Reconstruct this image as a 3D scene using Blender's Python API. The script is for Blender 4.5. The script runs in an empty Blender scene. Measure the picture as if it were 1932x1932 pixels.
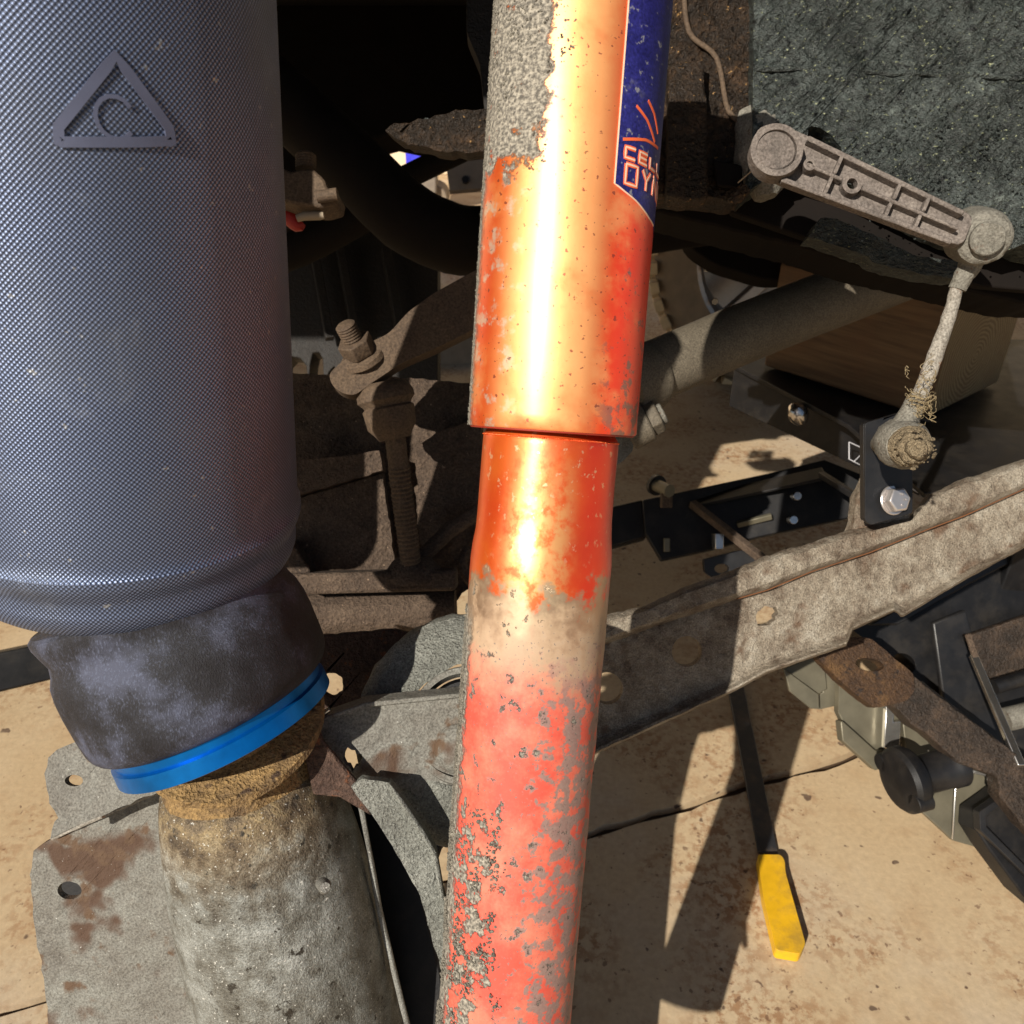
import bpy, bmesh, math, random
from math import radians, sin, cos, pi, sqrt, atan2, hypot
from mathutils import Vector, Matrix, noise
from mathutils.geometry import tessellate_polygon
random.seed(7)
S = bpy.context.scene
COL = S.collection
# ------------------------------------------------------------------ camera
H = 0.75; PITCH = radians(30); FPX = 1516.0; CX = CY = 966.0
cam_d = bpy.data.cameras.new('camera'); cam = bpy.data.objects.new('camera', cam_d); COL.objects.link(cam)
cam.location = (0, 0, H); cam.rotation_euler = (pi/2 - PITCH, 0, 0)
cam_d.sensor_width = 36; cam_d.lens = 36*FPX/1932; cam_d.clip_start = .01; cam_d.clip_end = 400
cam_d.dof.use_dof = True; cam_d.dof.focus_distance = .41; cam_d.dof.aperture_fstop = 24
S.camera = cam
CAM = Vector((0, 0, H)); R_ = Vector((1, 0, 0)); F_ = Vector((0, cos(PITCH), -sin(PITCH))); U_ = Vector((0, sin(PITCH), cos(PITCH)))
# ------------------------------------------------------------------ light
L = (R_*.52 - U_*.15 + F_).normalized()
s_ = -L
W = bpy.data.worlds.new('World'); S.world = W; W.use_nodes = True
wt = W.node_tree; sky = wt.nodes.new('ShaderNodeTexSky'); sky.sky_type = 'NISHITA'; sky.sun_disc = False
sky.sun_elevation = math.asin(s_.z); sky.sun_rotation = atan2(s_.x, s_.y); sky.air_density = 1.0; sky.dust_density = 1.0
bg = wt.nodes['Background']; bg.inputs['Strength'].default_value = .05
wt.links.new(sky.outputs[0], bg.inputs[0])
sl = bpy.data.lights.new('sun', 'SUN'); sl.energy = 4.8; sl.angle = radians(.5); sl.color = (1, .93, .82)
so = bpy.data.objects.new('sun', sl); COL.objects.link(so); so.rotation_euler = L.to_track_quat('-Z', 'Y').to_euler()
S.view_settings.view_transform = 'Standard'; S.view_settings.look = 'None'; S.view_settings.gamma = 1
S.view_settings.use_curve_mapping = False
S.view_settings.exposure = .45

# ------------------------------------------------------------------ geometry helpers
def P(px, py, d): return CAM + R_*((px-CX)/FPX*d) + U_*((CY-py)/FPX*d) + F_*d
def ray(px, py): return R_*((px-CX)/FPX) + U_*((CY-py)/FPX) + F_
class PL:      # a plane: distance d on the axis, slopes sx, sy
    def __init__(s, d, sx=0, sy=0):
        s.o = CAM + F_*d; s.n = (F_ - R_*sx - U_*sy).normalized()
    def at(s, px, py):
        r = ray(px, py); return CAM + r*((s.o-CAM).dot(s.n)/r.dot(s.n))
class HZ(PL):
    def __init__(s, z): s.o = Vector((0, 0, z)); s.n = Vector((0, 0, -1))
def R3(px, py, d, r): return (P(px, py, d), r*d/FPX)
ORG = {}
def tagp(o, label=None, cat=None, group=None, kind=None):
    for k, v in (('label', label), ('category', cat), ('group', group), ('kind', kind)):
        if v: o[k] = v
def thing(name, label, cat, loc, group=None):
    o = bpy.data.objects.new(name, None); COL.objects.link(o); o.location = loc; o.empty_display_size = .02
    ORG[o] = Vector(loc); tagp(o, label, cat, group); return o
def link(name, V, Fc, m, parent=None, smooth=38, bevel=0, seg=2, uv=None, label=None, kind=None):
    org = ORG[parent] if parent else Vector((0, 0, 0))
    me = bpy.data.meshes.new(name); me.from_pydata([tuple(Vector(v)-org) for v in V], [], Fc)
    bm = bmesh.new(); bm.from_mesh(me); 
    if uv is None: bmesh.ops.recalc_face_normals(bm, faces=bm.faces)
    bm.to_mesh(me); bm.free()
    if uv:
        ul = me.uv_layers.new(name='UVMap')
        for p in me.polygons:
            us = [uv[v] for v in p.vertices]; um = max(u[0] for u in us)
            for li, v in zip(p.loop_indices, p.vertices):
                u, w = uv[v]
                if um - u > pi: u += 2*pi
                ul.data[li].uv = (u, w)
    for p in me.polygons: p.use_smooth = True
    me.set_sharp_from_angle(angle=radians(smooth))
    me.materials.append(m); me.update()
    o = bpy.data.objects.new(name, me); COL.objects.link(o)
    if parent: o.parent = parent; ORG[o] = org
    else: ORG[o] = Vector((0, 0, 0))
    if bevel:
        b = o.modifiers.new('bevel', 'BEVEL'); b.width = bevel; b.segments = seg; b.limit_method = 'ANGLE'; b.angle_limit = radians(40)
    tagp(o, label=label, kind=kind); return o
def frame(axis):
    a = axis.normalized(); t = F_ if abs(a.dot(F_)) < .9 else U_
    f = (-F_ - a*(-F_).dot(a)); f = f.normalized() if f.length > .2 else (U_-a*U_.dot(a)).normalized()
    return a, f, a.cross(f).normalized() if a.dot(U_) > 0 else f.cross(a).normalized()
def lathe_geo(A, B, prof, n=48, noi=0, nsc=80, closed=True):
    """prof: (metres from A along AB, radius). returns V, F, uv(angle, metres) with angle 0 to the camera"""
    a, f, s = frame(B-A)
    V = []; Fc = []; uv = {}
    for i, (t, r) in enumerate(prof):
        for k in range(n):
            th = -pi + 2*pi*k/n
            dr = f*cos(th) + s*sin(th)
            p = A + a*t + dr*r
            if noi and r > 1e-5: p = p + dr*noi*(noise.noise(p*nsc)+.5*noise.noise(p*nsc*2.7))
            uv[len(V)] = (th, t); V.append(p)
    for i in range(len(prof)-1):
        for k in range(n):
            k2 = (k+1) % n; Fc.append((i*n+k, i*n+k2, (i+1)*n+k2, (i+1)*n+k))
    if closed:
        Fc.append(tuple(range(n))[::-1]); m = (len(prof)-1)*n; Fc.append(tuple(range(m, m+n)))
    return V, Fc, uv
def lathe(name, A, B, prof, m, parent=None, n=48, noi=0, nsc=80, closed=True, **k):
    V, Fc, uv = lathe_geo(A, B, prof, n, noi, nsc, closed)
    return link(name, V, Fc, m, parent, uv=uv, **k)
def cyl(name, A, B, r, m, parent=None, n=32, ch=.08, **k):
    Lh = (B-A).length; c = min(r*ch, Lh*.3)
    return lathe(name, A, B, [(0, r-c), (c, r), (Lh-c, r), (Lh, r-c)], m, parent, n, **k)
def spline(pts, n):
    out = []
    for i in range(len(pts)-1):
        p0 = pts[max(i-1, 0)]; p1 = pts[i]; p2 = pts[i+1]; p3 = pts[min(i+2, len(pts)-1)]
        for j in range(n):
            t = j/n
            f = lambda a, b, c, d: .5*((2*b)+(-a+c)*t+(2*a-5*b+4*c-d)*t*t+(-a+3*b-3*c+d)*t**3)
            out.append((Vector([f(p0[0][q], p1[0][q], p2[0][q], p3[0][q]) for q in range(3)]), f(p0[1], p1[1], p2[1], p3[1])))
    out.append(pts[-1]); return out
def tube_geo(pts, n=16, noi=0, nsc=100, smooth=0):
    if smooth: pts = spline(pts, smooth)
    V = []; Fc = []; up = None
    for i, (p, r) in enumerate(pts):
        t = (pts[min(i+1, len(pts)-1)][0]-pts[max(i-1, 0)][0]).normalized()
        if up is None: up = t.orthogonal().normalized()
        up = (up - t*up.dot(t)).normalized(); sd = t.cross(up)
        for k in range(n):
            th = 2*pi*k/n; dr = up*cos(th)+sd*sin(th); q = p+dr*r
            if noi: q = q+dr*noi*(noise.noise(q*nsc)+.5*noise.noise(q*nsc*2.7))
            V.append(q)
    for i in range(len(pts)-1):
        for k in range(n):
            k2 = (k+1) % n; Fc.append((i*n+k, i*n+k2, (i+1)*n+k2, (i+1)*n+k))
    Fc.append(tuple(range(n))[::-1]); m = (len(pts)-1)*n; Fc.append(tuple(range(m, m+n)))
    return V, Fc
def tube(name, pts, m, parent=None, n=16, noi=0, nsc=100, smooth=0, **k):
    V, Fc = tube_geo(pts, n, noi, nsc, smooth); return link(name, V, Fc, m, parent, **k)
def resamp(pts, step, amp, seed=0):
    out = []
    n = len(pts)
    for i in range(n):
        a = pts[i]; b = pts[(i+1) % n]; l = hypot(b[0]-a[0], b[1]-a[1]); k = max(1, int(l/step))
        nx, ny = (-(b[1]-a[1])/(l+1e-6), (b[0]-a[0])/(l+1e-6))
        for j in range(k):
            t = j/k; x = a[0]+(b[0]-a[0])*t; y = a[1]+(b[1]-a[1])*t
            w = amp*(noise.noise(Vector((x*.05, y*.05, seed)))*1.2+.7*noise.noise(Vector((x*.16, y*.16, seed+5))))
            out.append((x+nx*w, y+ny*w))
    return out
def rnd(pts, r=6, k=3):
    """round the corners of a pixel outline"""
    out = []; n = len(pts)
    for i in range(n):
        a = Vector(pts[i-1]); b = Vector(pts[i]); c = Vector(pts[(i+1) % n])
        u = a-b; v = c-b; q = min(r, u.length*.45, v.length*.45)
        s = b+u.normalized()*q; e = b+v.normalized()*q
        for j in range(k+1):
            t = j/k; out.append(tuple(s*(1-t)**2+b*2*t*(1-t)+e*t*t))
    return out
def ell(cx, cy, rx, ry=None, rot=0, n=20, amp=0):
    ry = rx if ry is None else ry; o = []
    for i in range(n):
        t = 2*pi*i/n; k = 1+amp*noise.noise(Vector((cos(t)*2, sin(t)*2, cx)))
        x = rx*k*cos(t); y = ry*k*sin(t); o.append((cx+x*cos(rot)-y*sin(rot), cy+x*sin(rot)+y*cos(rot)))
    return o
def plate_geo(outline, plane, thick, holes=()):
    loops = [list(outline)]+[list(h) for h in holes]
    P2 = [[plane.at(*p) for p in lp] for lp in loops]
    flat = [p for lp in P2 for p in lp]
    ax, ay = plane.n.orthogonal().normalized(), None
    ay = plane.n.cross(ax)
    tr = tessellate_polygon([[Vector((p.dot(ax), p.dot(ay), 0)) for p in lp] for lp in P2])
    N = len(flat); V = flat+[p+plane.n*thick for p in flat]
    Fc = [tuple(t) for t in tr]+[tuple(i+N for i in reversed(t)) for t in tr]
    s = 0
    for lp in P2:
        m = len(lp)
        for i in range(m):
            a = s+i; b = s+(i+1) % m; Fc.append((a, b, b+N, a+N))
        s += m
    return V, Fc
def plate(name, outline, plane, thick, m, parent=None, holes=(), rough=0, round_=0, bevel=.0012, seed=0, step=9, **k):
    if round_: outline = rnd(outline, round_)
    if rough: outline = resamp(outline, step, rough, seed)
    V, Fc = plate_geo(outline, plane, thick, holes)
    return link(name, V, Fc, m, parent, bevel=bevel, **k)
def bar_geo(a, b, w, h, up=None):
    t = (b-a).normalized(); up = up or Vector((0, 0, 1)); up = (up-t*up.dot(t)).normalized(); sd = t.cross(up)
    V = [p+sd*(w/2*i)+up*(h/2*j) for p in (a, b) for i, j in ((-1, -1), (1, -1), (1, 1), (-1, 1))]
    return V, [(0, 3, 2, 1), (4, 5, 6, 7), (0, 1, 5, 4), (1, 2, 6, 5), (2, 3, 7, 6), (3, 0, 4, 7)]
def bar(name, a, b, w, h, m, parent=None, up=None, bevel=.001, **k):
    V, Fc = bar_geo(a, b, w, h, up); return link(name, V, Fc, m, parent, bevel=bevel, **k)
def cutters(o, cs):
    """cut holes (closed geometry lists) for good, then drop the cutters"""
    for V, Fc in cs:
        me = bpy.data.meshes.new('c'); me.from_pydata([tuple(v) for v in V], [], Fc); bm = bmesh.new(); bm.from_mesh(me); bmesh.ops.recalc_face_normals(bm, faces=bm.faces); bm.to_mesh(me); bm.free()
        c = bpy.data.objects.new('c', me); COL.objects.link(c); c.location = ORG[o]-ORG[o]
        if o.parent: c.location = ORG[o.parent]*0
        c.parent = o.parent
        for v in me.vertices: v.co -= ORG[o]
        md = o.modifiers.new('b', 'BOOLEAN'); md.operation = 'DIFFERENCE'; md.object = c; md.solver = 'EXACT'
        bpy.context.view_layer.update()
        dg = bpy.context.evaluated_depsgraph_get(); new = bpy.data.meshes.new_from_object(o.evaluated_get(dg))
        o.modifiers.remove(md); o.data = new; bpy.data.objects.remove(c); bpy.data.meshes.remove(me)
    for p in o.data.polygons: p.use_smooth = True
    o.data.set_sharp_from_angle(angle=radians(38))
def merge(gs):
    V = []; Fc = []
    for v, f in gs:
        n = len(V); V += v; Fc += [tuple(i+n for i in q) for q in f]
    return V, Fc
def hexgeo(A, ax, r, h, rot=0, n=6):
    a = ax.normalized(); f = a.orthogonal().normalized(); s = a.cross(f); V = []
    for t, rr in ((0, r), (h*.85, r), (h, r*.88)):
        for k in range(n):
            th = 2*pi*k/n+rot; V.append(A+a*t+(f*cos(th)+s*sin(th))*rr)
    Fc = [tuple(range(n))[::-1], tuple(range(2*n, 3*n))]+[(i*n+k, i*n+(k+1) % n, (i+1)*n+(k+1) % n, (i+1)*n+k) for i in range(2) for k in range(n)]
    return V, Fc
def clods(name, spots, m, parent, label=None):
    """spots: (point, size) lumps of dirt, joined"""
    base = bmesh.new(); bmesh.ops.create_icosphere(base, subdivisions=1, radius=1)
    bv = [v.co.copy() for v in base.verts]; bf = [tuple(v.index for v in f.verts) for f in base.faces]; base.free()
    V = []; Fc = []
    for p, s in spots:
        n = len(V); M = Matrix.Rotation(random.random()*6, 3, Vector((random.random(), random.random(), random.random()+.1)))
        sc = Vector((random.uniform(.6, 1.3), random.uniform(.6, 1.3), random.uniform(.5, 1)))
        V += [p+M@Vector((v.x*sc.x, v.y*sc.y, v.z*sc.z))*s*random.uniform(.85, 1.15) for v in bv]; Fc += [tuple(i+n for i in f) for f in bf]
    return link(name, V, Fc, m, parent, smooth=60, kind='stuff', label=label)

# ------------------------------------------------------------------ materials
class G:
    def __init__(s, name):
        s.m = bpy.data.materials.new(name); s.m.use_nodes = True; s.t = s.m.node_tree; s.b = s.t.nodes['Principled BSDF']
        s.tc = s.t.nodes.new('ShaderNodeTexCoord')
    def n(s, ty, **k):
        x = s.t.nodes.new(ty)
        for a, v in k.items(): setattr(x, a, v)
        return x
    def put(s, sock, v):
        if isinstance(v, bpy.types.NodeSocket): s.t.links.new(v, sock)
        elif isinstance(v, (tuple, list)) and sock.type == 'RGBA': sock.default_value = (*v[:3], 1)
        else: sock.default_value = v
    def m_(s, op, a, b=0., c=None):
        x = s.n('ShaderNodeMath', operation=op); s.put(x.inputs[0], a); s.put(x.inputs[1], b)
        if c is not None: s.put(x.inputs[2], c)
        return x.outputs[0]
    def noise(s, sc, det=6, ro=.55, vec=None, dist=0):
        x = s.n('ShaderNodeTexNoise'); x.inputs['Scale'].default_value = sc; x.inputs['Detail'].default_value = det
        x.inputs['Roughness'].default_value = ro; x.inputs['Distortion'].default_value = dist
        s.t.links.new(vec or s.tc.outputs['Object'], x.inputs['Vector']); return x.outputs['Fac']
    def vor(s, sc, feat='F1', vec=None, rnd=1):
        x = s.n('ShaderNodeTexVoronoi', feature=feat); x.inputs['Scale'].default_value = sc; x.inputs['Randomness'].default_value = rnd
        s.t.links.new(vec or s.tc.outputs['Object'], x.inputs['Vector']); return x.outputs['Distance']
    def ss(s, v, lo, hi):
        x = s.n('ShaderNodeMapRange'); x.interpolation_type = 'SMOOTHSTEP'; s.put(x.inputs[0], v); x.inputs[1].default_value = lo; x.inputs[2].default_value = hi
        x.inputs[3].default_value = 0; x.inputs[4].default_value = 1
        if lo > hi: x.inputs[1].default_value = hi; x.inputs[2].default_value = lo; x.inputs[3].default_value = 1; x.inputs[4].default_value = 0
        return x.outputs[0]
    def mix(s, f, a, b, mode='MIX'):
        x = s.n('ShaderNodeMix', data_type='RGBA', blend_type=mode); s.put(x.inputs[0], f); s.put(x.inputs[6], a); s.put(x.inputs[7], b); return x.outputs[2]
    def fm(s, f, a, b):
        x = s.n('ShaderNodeMix', data_type='FLOAT'); s.put(x.inputs[0], f); s.put(x.inputs[2], a); s.put(x.inputs[3], b); return x.outputs[0]
    def ramp(s, f, st):
        x = s.n('ShaderNodeValToRGB'); s.put(x.inputs[0], f); e = x.color_ramp.elements
        for i, (p, c) in enumerate(st):
            q = e[i] if i < 2 else e.new(p)
            q.position = p; q.color = (*c, 1)
        return x.outputs[0]
    def uvs(s):
        x = s.n('ShaderNodeSeparateXYZ'); s.t.links.new(s.tc.outputs['UV'], x.inputs[0]); return x.outputs[0], x.outputs[1]
    def bump(s, h, st, dist=.001, prev=None):
        x = s.n('ShaderNodeBump'); s.put(x.inputs['Height'], h); x.inputs['Strength'].default_value = st; x.inputs['Distance'].default_value = dist
        if prev is not None: s.t.links.new(prev, x.inputs['Normal'])
        return x.outputs[0]
    def out(s, col, rough=.6, metal=0, nrm=None, coat=0, spec=.5):
        s.put(s.b.inputs['Base Color'], col); s.put(s.b.inputs['Roughness'], rough); s.put(s.b.inputs['Metallic'], metal)
        s.put(s.b.inputs['Coat Weight'], coat); s.put(s.b.inputs['Specular IOR Level'], spec)
        if nrm is not None: s.put(s.b.inputs['Normal'], nrm)
        return s.m
def dirty(name, stops, sc=45, fine=700, bump=.6, bd=.0012, rough=(.55, .9), metal=0, specks=None, spec=.4, stretch=None, edge=None):
    g = G(name); vec = None
    if stretch:
        mp = g.n('ShaderNodeMapping'); mp.inputs['Scale'].default_value = stretch[:3]
        if len(stretch) > 3: mp.inputs['Rotation'].default_value = stretch[3]
        g.t.links.new(g.tc.outputs['Object'], mp.inputs['Vector']); vec = mp.outputs[0]
    a = g.noise(sc, 8, .62, vec); b = g.noise(fine, 3, .6, vec); c = g.noise(sc*5, 5, .6, vec)
    col = g.ramp(g.m_('ADD', g.m_('MULTIPLY', a, .7), g.m_('MULTIPLY', c, .3)), stops)
    col = g.mix(.75, col, g.ramp(b, [(.30, (.38, .36, .34)), (.70, (1.5, 1.5, 1.5))]), 'MULTIPLY')
    if specks:
        for (scol, ssc, lo, hi) in specks:
            k = g.ss(g.noise(ssc, 3, .6, vec), lo, hi); col = g.mix(k, col, scol)
    n = g.bump(c, bump, bd*2.2); n = g.bump(b, min(1, bump*1.3), bd*.8, n)
    return g.out(col, g.fm(a, *rough), metal, n, spec=spec)
def plain(name, col, rough=.5, metal=0, bump=.15, fine=500, spec=.5, var=.25, coat=0, dust=None):
    g = G(name); a = g.noise(40, 6, .6); b = g.noise(fine, 3)
    c = g.mix(var, col, g.ramp(a, [(.3, tuple(x*.4 for x in col)), (.7, tuple(min(1, x*1.5) for x in col))]))
    if dust: c = g.mix(g.m_('MULTIPLY', g.ss(g.noise(30, 8, .7), .45, .7), dust[1]), c, dust[0])
    return g.out(c, g.fm(a, rough*.8, min(1, rough*1.3)), metal, g.bump(b, bump, .0004), coat, spec)

# air spring sleeve: cross-hatched cord texture
g = G('cord_rubber'); u, v = g.uvs()
K = 2*pi/.0018
uu = g.m_('MULTIPLY', u, .072*K); vv = g.m_('MULTIPLY', v, K)
w1 = g.m_('SINE', g.m_('ADD', uu, vv)); w2 = g.m_('SINE', g.m_('SUBTRACT', uu, vv))
pat = g.m_('ADD', g.m_('MULTIPLY', g.m_('ADD', w1, w2), .25), .5)
a = g.noise(18, 6, .6); fz = g.noise(900, 2)
col = g.mix(g.ss(pat, .35, .8), (.034, .042, .072), (.19, .245, .39))
col = g.mix(g.m_('MULTIPLY', g.ss(a, .45, .75), .3), col, (.16, .18, .21))
col = g.mix(g.m_('MULTIPLY', g.ss(g.noise(220, 3, .6), .68, .74), .5), col, (.45, .45, .42))
col = g.mix(g.m_('MULTIPLY', g.ss(g.noise(9, 5, .6), .42, .68), .45), col, (.035, .04, .06)); col = g.mix(g.m_('MULTIPLY', g.ss(g.noise(26, 6, .7, None, 1.), .56, .74), .35), col, (.20, .23, .30))
M_cord = g.out(col, g.fm(g.noise(12, 5), .36, .56), .62, g.bump(fz, .2, .0003, g.bump(pat, .5, .0006)), spec=.6)
# piston
g = G('scuffed_black_plastic'); a = g.noise(28, 5, .6); mp = g.n('ShaderNodeMapping'); mp.inputs['Scale'].default_value = (1, 1, .35); mp.inputs['Rotation'].default_value = (.3, .5, 0)
g.t.links.new(g.tc.outputs['Object'], mp.inputs['Vector']); b = g.noise(1500, 4, .7, mp.outputs[0])
col = g.ramp(a, [(.36, (.006, .005, .006)), (.5, (.018, .018, .023)), (.62, (.06, .066, .10))])
col = g.mix(g.ss(b, .5, .68), col, g.mix(g.ss(a, .4, .6), (.022, .022, .030), (.10, .115, .17)))
M_piston = g.out(col, .62, 0, g.bump(b, .7, .0008, g.bump(g.noise(120, 4), .3, .001)), spec=.35)
M_blue = plain('blue_anodised', (.0, .15, .50), .34, .75, .12, 300, .5, .5)
# shock paint
def shock_paint(name, lower):
    g = G(name); u, v = g.uvs()
    cmb = g.n('ShaderNodeCombineXYZ'); g.put(cmb.inputs[0], g.m_('MULTIPLY', u, .035)); g.put(cmb.inputs[1], v); uvv = cmb.outputs[0]
    big = g.noise(35, 8, .62, uvv); mid = g.noise(110, 8, .65, uvv); fine = g.noise(600, 3, .6, uvv); sp = g.noise(420, 2, .5, uvv)
    red = g.mix(g.ss(big, .35, .65), g.mix(g.ss(u, .2, .7), (.82, .085, .010), (.85, .04, .010)), g.mix(g.ss(u, .2, .7), (.90, .16, .018), (.88, .06, .012))); met = .0  # redder right flank: fall-off of light put into the paint colour
    if not lower:
        film_hl = g.m_('MULTIPLY', g.ss(g.m_('ADD', big, g.m_('MULTIPLY', g.m_('ABSOLUTE', g.m_('ADD', u, .15)), -.12)), .36, .60), .62)
        hl_band = g.m_('MULTIPLY', g.m_('MULTIPLY', g.ss(u, -1.0, -.55), g.ss(u, .55, .2)), g.ss(g.noise(22, 5, .6, uvv), .24, .50)); film_hl = g.m_('MAXIMUM', film_hl, g.m_('MULTIPLY', hl_band, .85))  # dusty film plus a cream front band, the broad highlight painted in
        col = g.mix(g.m_('MULTIPLY', film_hl, .8), red, g.mix(big, (.88, .44, .12), (.86, .54, .24)))
        # scuffed chalky patches on the left flank
        ch = g.m_('MULTIPLY', g.ss(mid, .52, .63), g.ss(u, -.35, -.75)); col = g.mix(g.m_('MULTIPLY', ch, .75), col, (.66, .55, .42))
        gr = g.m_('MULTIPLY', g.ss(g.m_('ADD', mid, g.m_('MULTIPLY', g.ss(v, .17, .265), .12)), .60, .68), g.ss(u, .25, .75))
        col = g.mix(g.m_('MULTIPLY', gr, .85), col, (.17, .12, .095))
        crust = g.m_('MULTIPLY', g.ss(g.m_('ADD', mid, g.m_('MULTIPLY', g.ss(u, -.20, -.50), g.m_('MULTIPLY', g.ss(v, .165, .128), .36))), .66, .74), 1.)
        edge = g.ss(g.m_('ADD', u, g.m_('MULTIPLY', mid, .5)), -.92, -1.1)
        crust = g.m_('MAXIMUM', crust, edge)
        spk = g.m_('MULTIPLY', g.ss(sp, .66, .69), .75)
        col = g.mix(spk, col, (.20, .03, .02))
        rg = g.fm(film_hl, .44, .56); met = g.m_('MULTIPLY', g.m_('MULTIPLY', g.m_('SUBTRACT', 1., crust), g.m_('SUBTRACT', 1., g.m_('MULTIPLY', g.ss(u, .3, .75), .75))), .65)  # less metallic on the right flank, part of the painted fall-off
    else:
        # dusty band, then a chalky flaking lower half
        zz = g.m_('ADD', v, g.m_('MULTIPLY', g.m_('SUBTRACT', mid, .5), .05)); zz = g.m_('ADD', zz, g.m_('MULTIPLY', g.m_('SUBTRACT', big, .5), .06))
        band = g.m_('MULTIPLY', g.ss(zz, .068, .078), g.ss(zz, .125, .098))
        low = g.ss(zz, .075, .10)
        red = g.mix(low, red, (.58, .072, .045))
        film_hl = g.m_('MULTIPLY', low, g.m_('MULTIPLY', g.ss(g.m_('ADD', big, g.m_('MULTIPLY', fine, .2)),   .48, .80), .42))
        col = g.mix(film_hl, red, (.66, .32, .20))
        hl_band = g.m_('MULTIPLY', g.m_('MULTIPLY', g.ss(u, -.8, -.3), g.ss(u, .5, .15)), g.ss(mid, .36, .56)); hl_band = g.m_('MULTIPLY', hl_band, g.ss(v, .0, .05)); col = g.mix(g.m_('MULTIPLY', g.m_('MULTIPLY', hl_band, g.m_('SUBTRACT', 1., low)), .8), col, (.85, .46, .16))  # cream centre patches: highlight of the glossy part carried on in colour
        wr = g.m_('MULTIPLY', g.ss(g.noise(240, 4, .6, uvv), .60, .66), g.ss(zz, .08, .02)); col = g.mix(g.m_('MULTIPLY', wr, .55), col, (.85, .62, .36))
        col = g.mix(g.m_('MULTIPLY', band, .9), col, g.mix(mid, (.26, .19, .12), (.50, .40, .26)))
        gr = g.m_('MULTIPLY', g.ss(g.m_('ADD', mid, g.m_('MULTIPLY', g.ss(u, -.2, .6), .12)), .575, .62), g.ss(zz, .09, .125))
        col = g.mix(g.m_('MULTIPLY', gr, .85), col, g.mix(fine, (.13, .10, .09), (.26, .23, .20)))
        spk = g.m_('MULTIPLY', g.ss(g.noise(650, 2, .5, uvv), .64, .70), low); col = g.mix(spk, col, (.16, .13, .11))
        crust = g.ss(g.m_('ADD', mid, g.m_('MULTIPLY', g.m_('MULTIPLY', g.ss(u, -.1, -.6), g.ss(v, .155, .20)), .13)), .61, .65)
        edge = g.m_('MULTIPLY', g.ss(g.m_('ADD', u, g.m_('MULTIPLY', mid, .7)), -.72, -.86), g.ss(v, .06, .10))
        crust = g.m_('MULTIPLY', g.m_('MAXIMUM', crust, edge), low)
        rg = g.fm(low, .38, .60); met = g.m_('MULTIPLY', g.m_('SUBTRACT', 1., low), .65)
    cc = g.mix(g.ss(fine, .35, .7), (.10, .09, .075), (.40, .36, .29))
    col = g.mix(crust, col, cc)
    rg = g.m_('MAXIMUM', rg, g.m_('MULTIPLY', crust, .95))
    h = g.m_('ADD', g.m_('MULTIPLY', crust, g.m_('ADD', fine, .4)), g.m_('MULTIPLY', mid, .08))
    g.b.inputs['Coat Roughness'].default_value = .33
    return g.out(col, rg, met, g.bump(h, .8, .0018), g.m_('MULTIPLY', g.m_('SUBTRACT', 1., crust), .8) if not lower else g.m_('MULTIPLY', g.m_('SUBTRACT', 1., low), .8), .5)
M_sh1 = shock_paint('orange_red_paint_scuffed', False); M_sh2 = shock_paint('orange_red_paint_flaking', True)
M_crust = dirty('dry_mud_crust', [(.3, (.09, .08, .065)), (.5, (.22, .20, .16)), (.7, (.42, .39, .32))], 200, 1500, .8, .001)
M_navy = dirty('navy_decal_film', [(.3, (.012, .012, .10)), (.6, (.022, .022, .16)), (.72, (.10, .10, .16))], 60, 900, .15, .0003, (.3, .5), 0, [((.22, .22, .25), 260, .62, .70)])
M_orange = plain('decal_print_orange', (.85, .14, .04), .45, 0, .05, var=.1)
M_peach = plain('decal_print_pale', (.85, .58, .42), .45, 0, .05, var=.1)
M_redin = plain('dark_red_paint', (.28, .02, .008), .5)
M_black = plain('black_powder_coat', (.010, .010, .011), .40, 0, .25, 900, .4, .4, dust=((.06, .05, .04), .2))
M_blackd = plain('black_satin_steel', (.007, .007, .008), .48, 0, .3, 700, .28, .5, dust=((.045, .038, .03), .3))
M_oily = dirty('oily_dark_steel', [(.3, (.006, .005, .004)), (.6, (.014, .011, .009)), (.8, (.03, .022, .016))], 40, 400, .5, .001, (.5, .8))
M_greasy = dirty('greasy_brown_black_bar', [(.3, (.010, .007, .005)), (.5, (.035, .024, .017)), (.68, (.085, .055, .036))], 45, 600, .9, .0018, (.3, .6), .1)
M_under = plain('underbody_coating', (.008, .006, .005), .8, 0, .4, 200, .12, .5)
M_rust = dirty('rusty_brown_steel', [(.28, (0.0280, 0.0144, 0.0096)), (.5, (0.0680, 0.0384, 0.0272)), (.72, (0.1360, 0.0840, 0.0600))], 60, 700, .8, .0016, (.6, .9), .1, [((.16, .06, .025), 130, .60, .70)])
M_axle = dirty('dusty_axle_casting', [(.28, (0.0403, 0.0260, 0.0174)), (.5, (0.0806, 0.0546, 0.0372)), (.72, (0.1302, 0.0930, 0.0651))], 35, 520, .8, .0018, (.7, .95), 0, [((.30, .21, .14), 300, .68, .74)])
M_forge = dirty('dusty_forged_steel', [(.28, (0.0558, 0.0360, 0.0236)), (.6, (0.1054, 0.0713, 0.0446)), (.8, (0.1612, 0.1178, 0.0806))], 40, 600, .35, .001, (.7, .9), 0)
M_arm = dirty('weathered_arm_steel', [(.28, (.055, .036, .025)), (.40, (.15, .115, .083)), (.53, (.28, .24, .185)), (.70, (.42, .385, .32))], 34, 900, 1., .0016, (.5, .85), .15, [((.13, .08, .05), 40, .54, .72), ((.45, .42, .37), 900, .66, .74)], .4)
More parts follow.
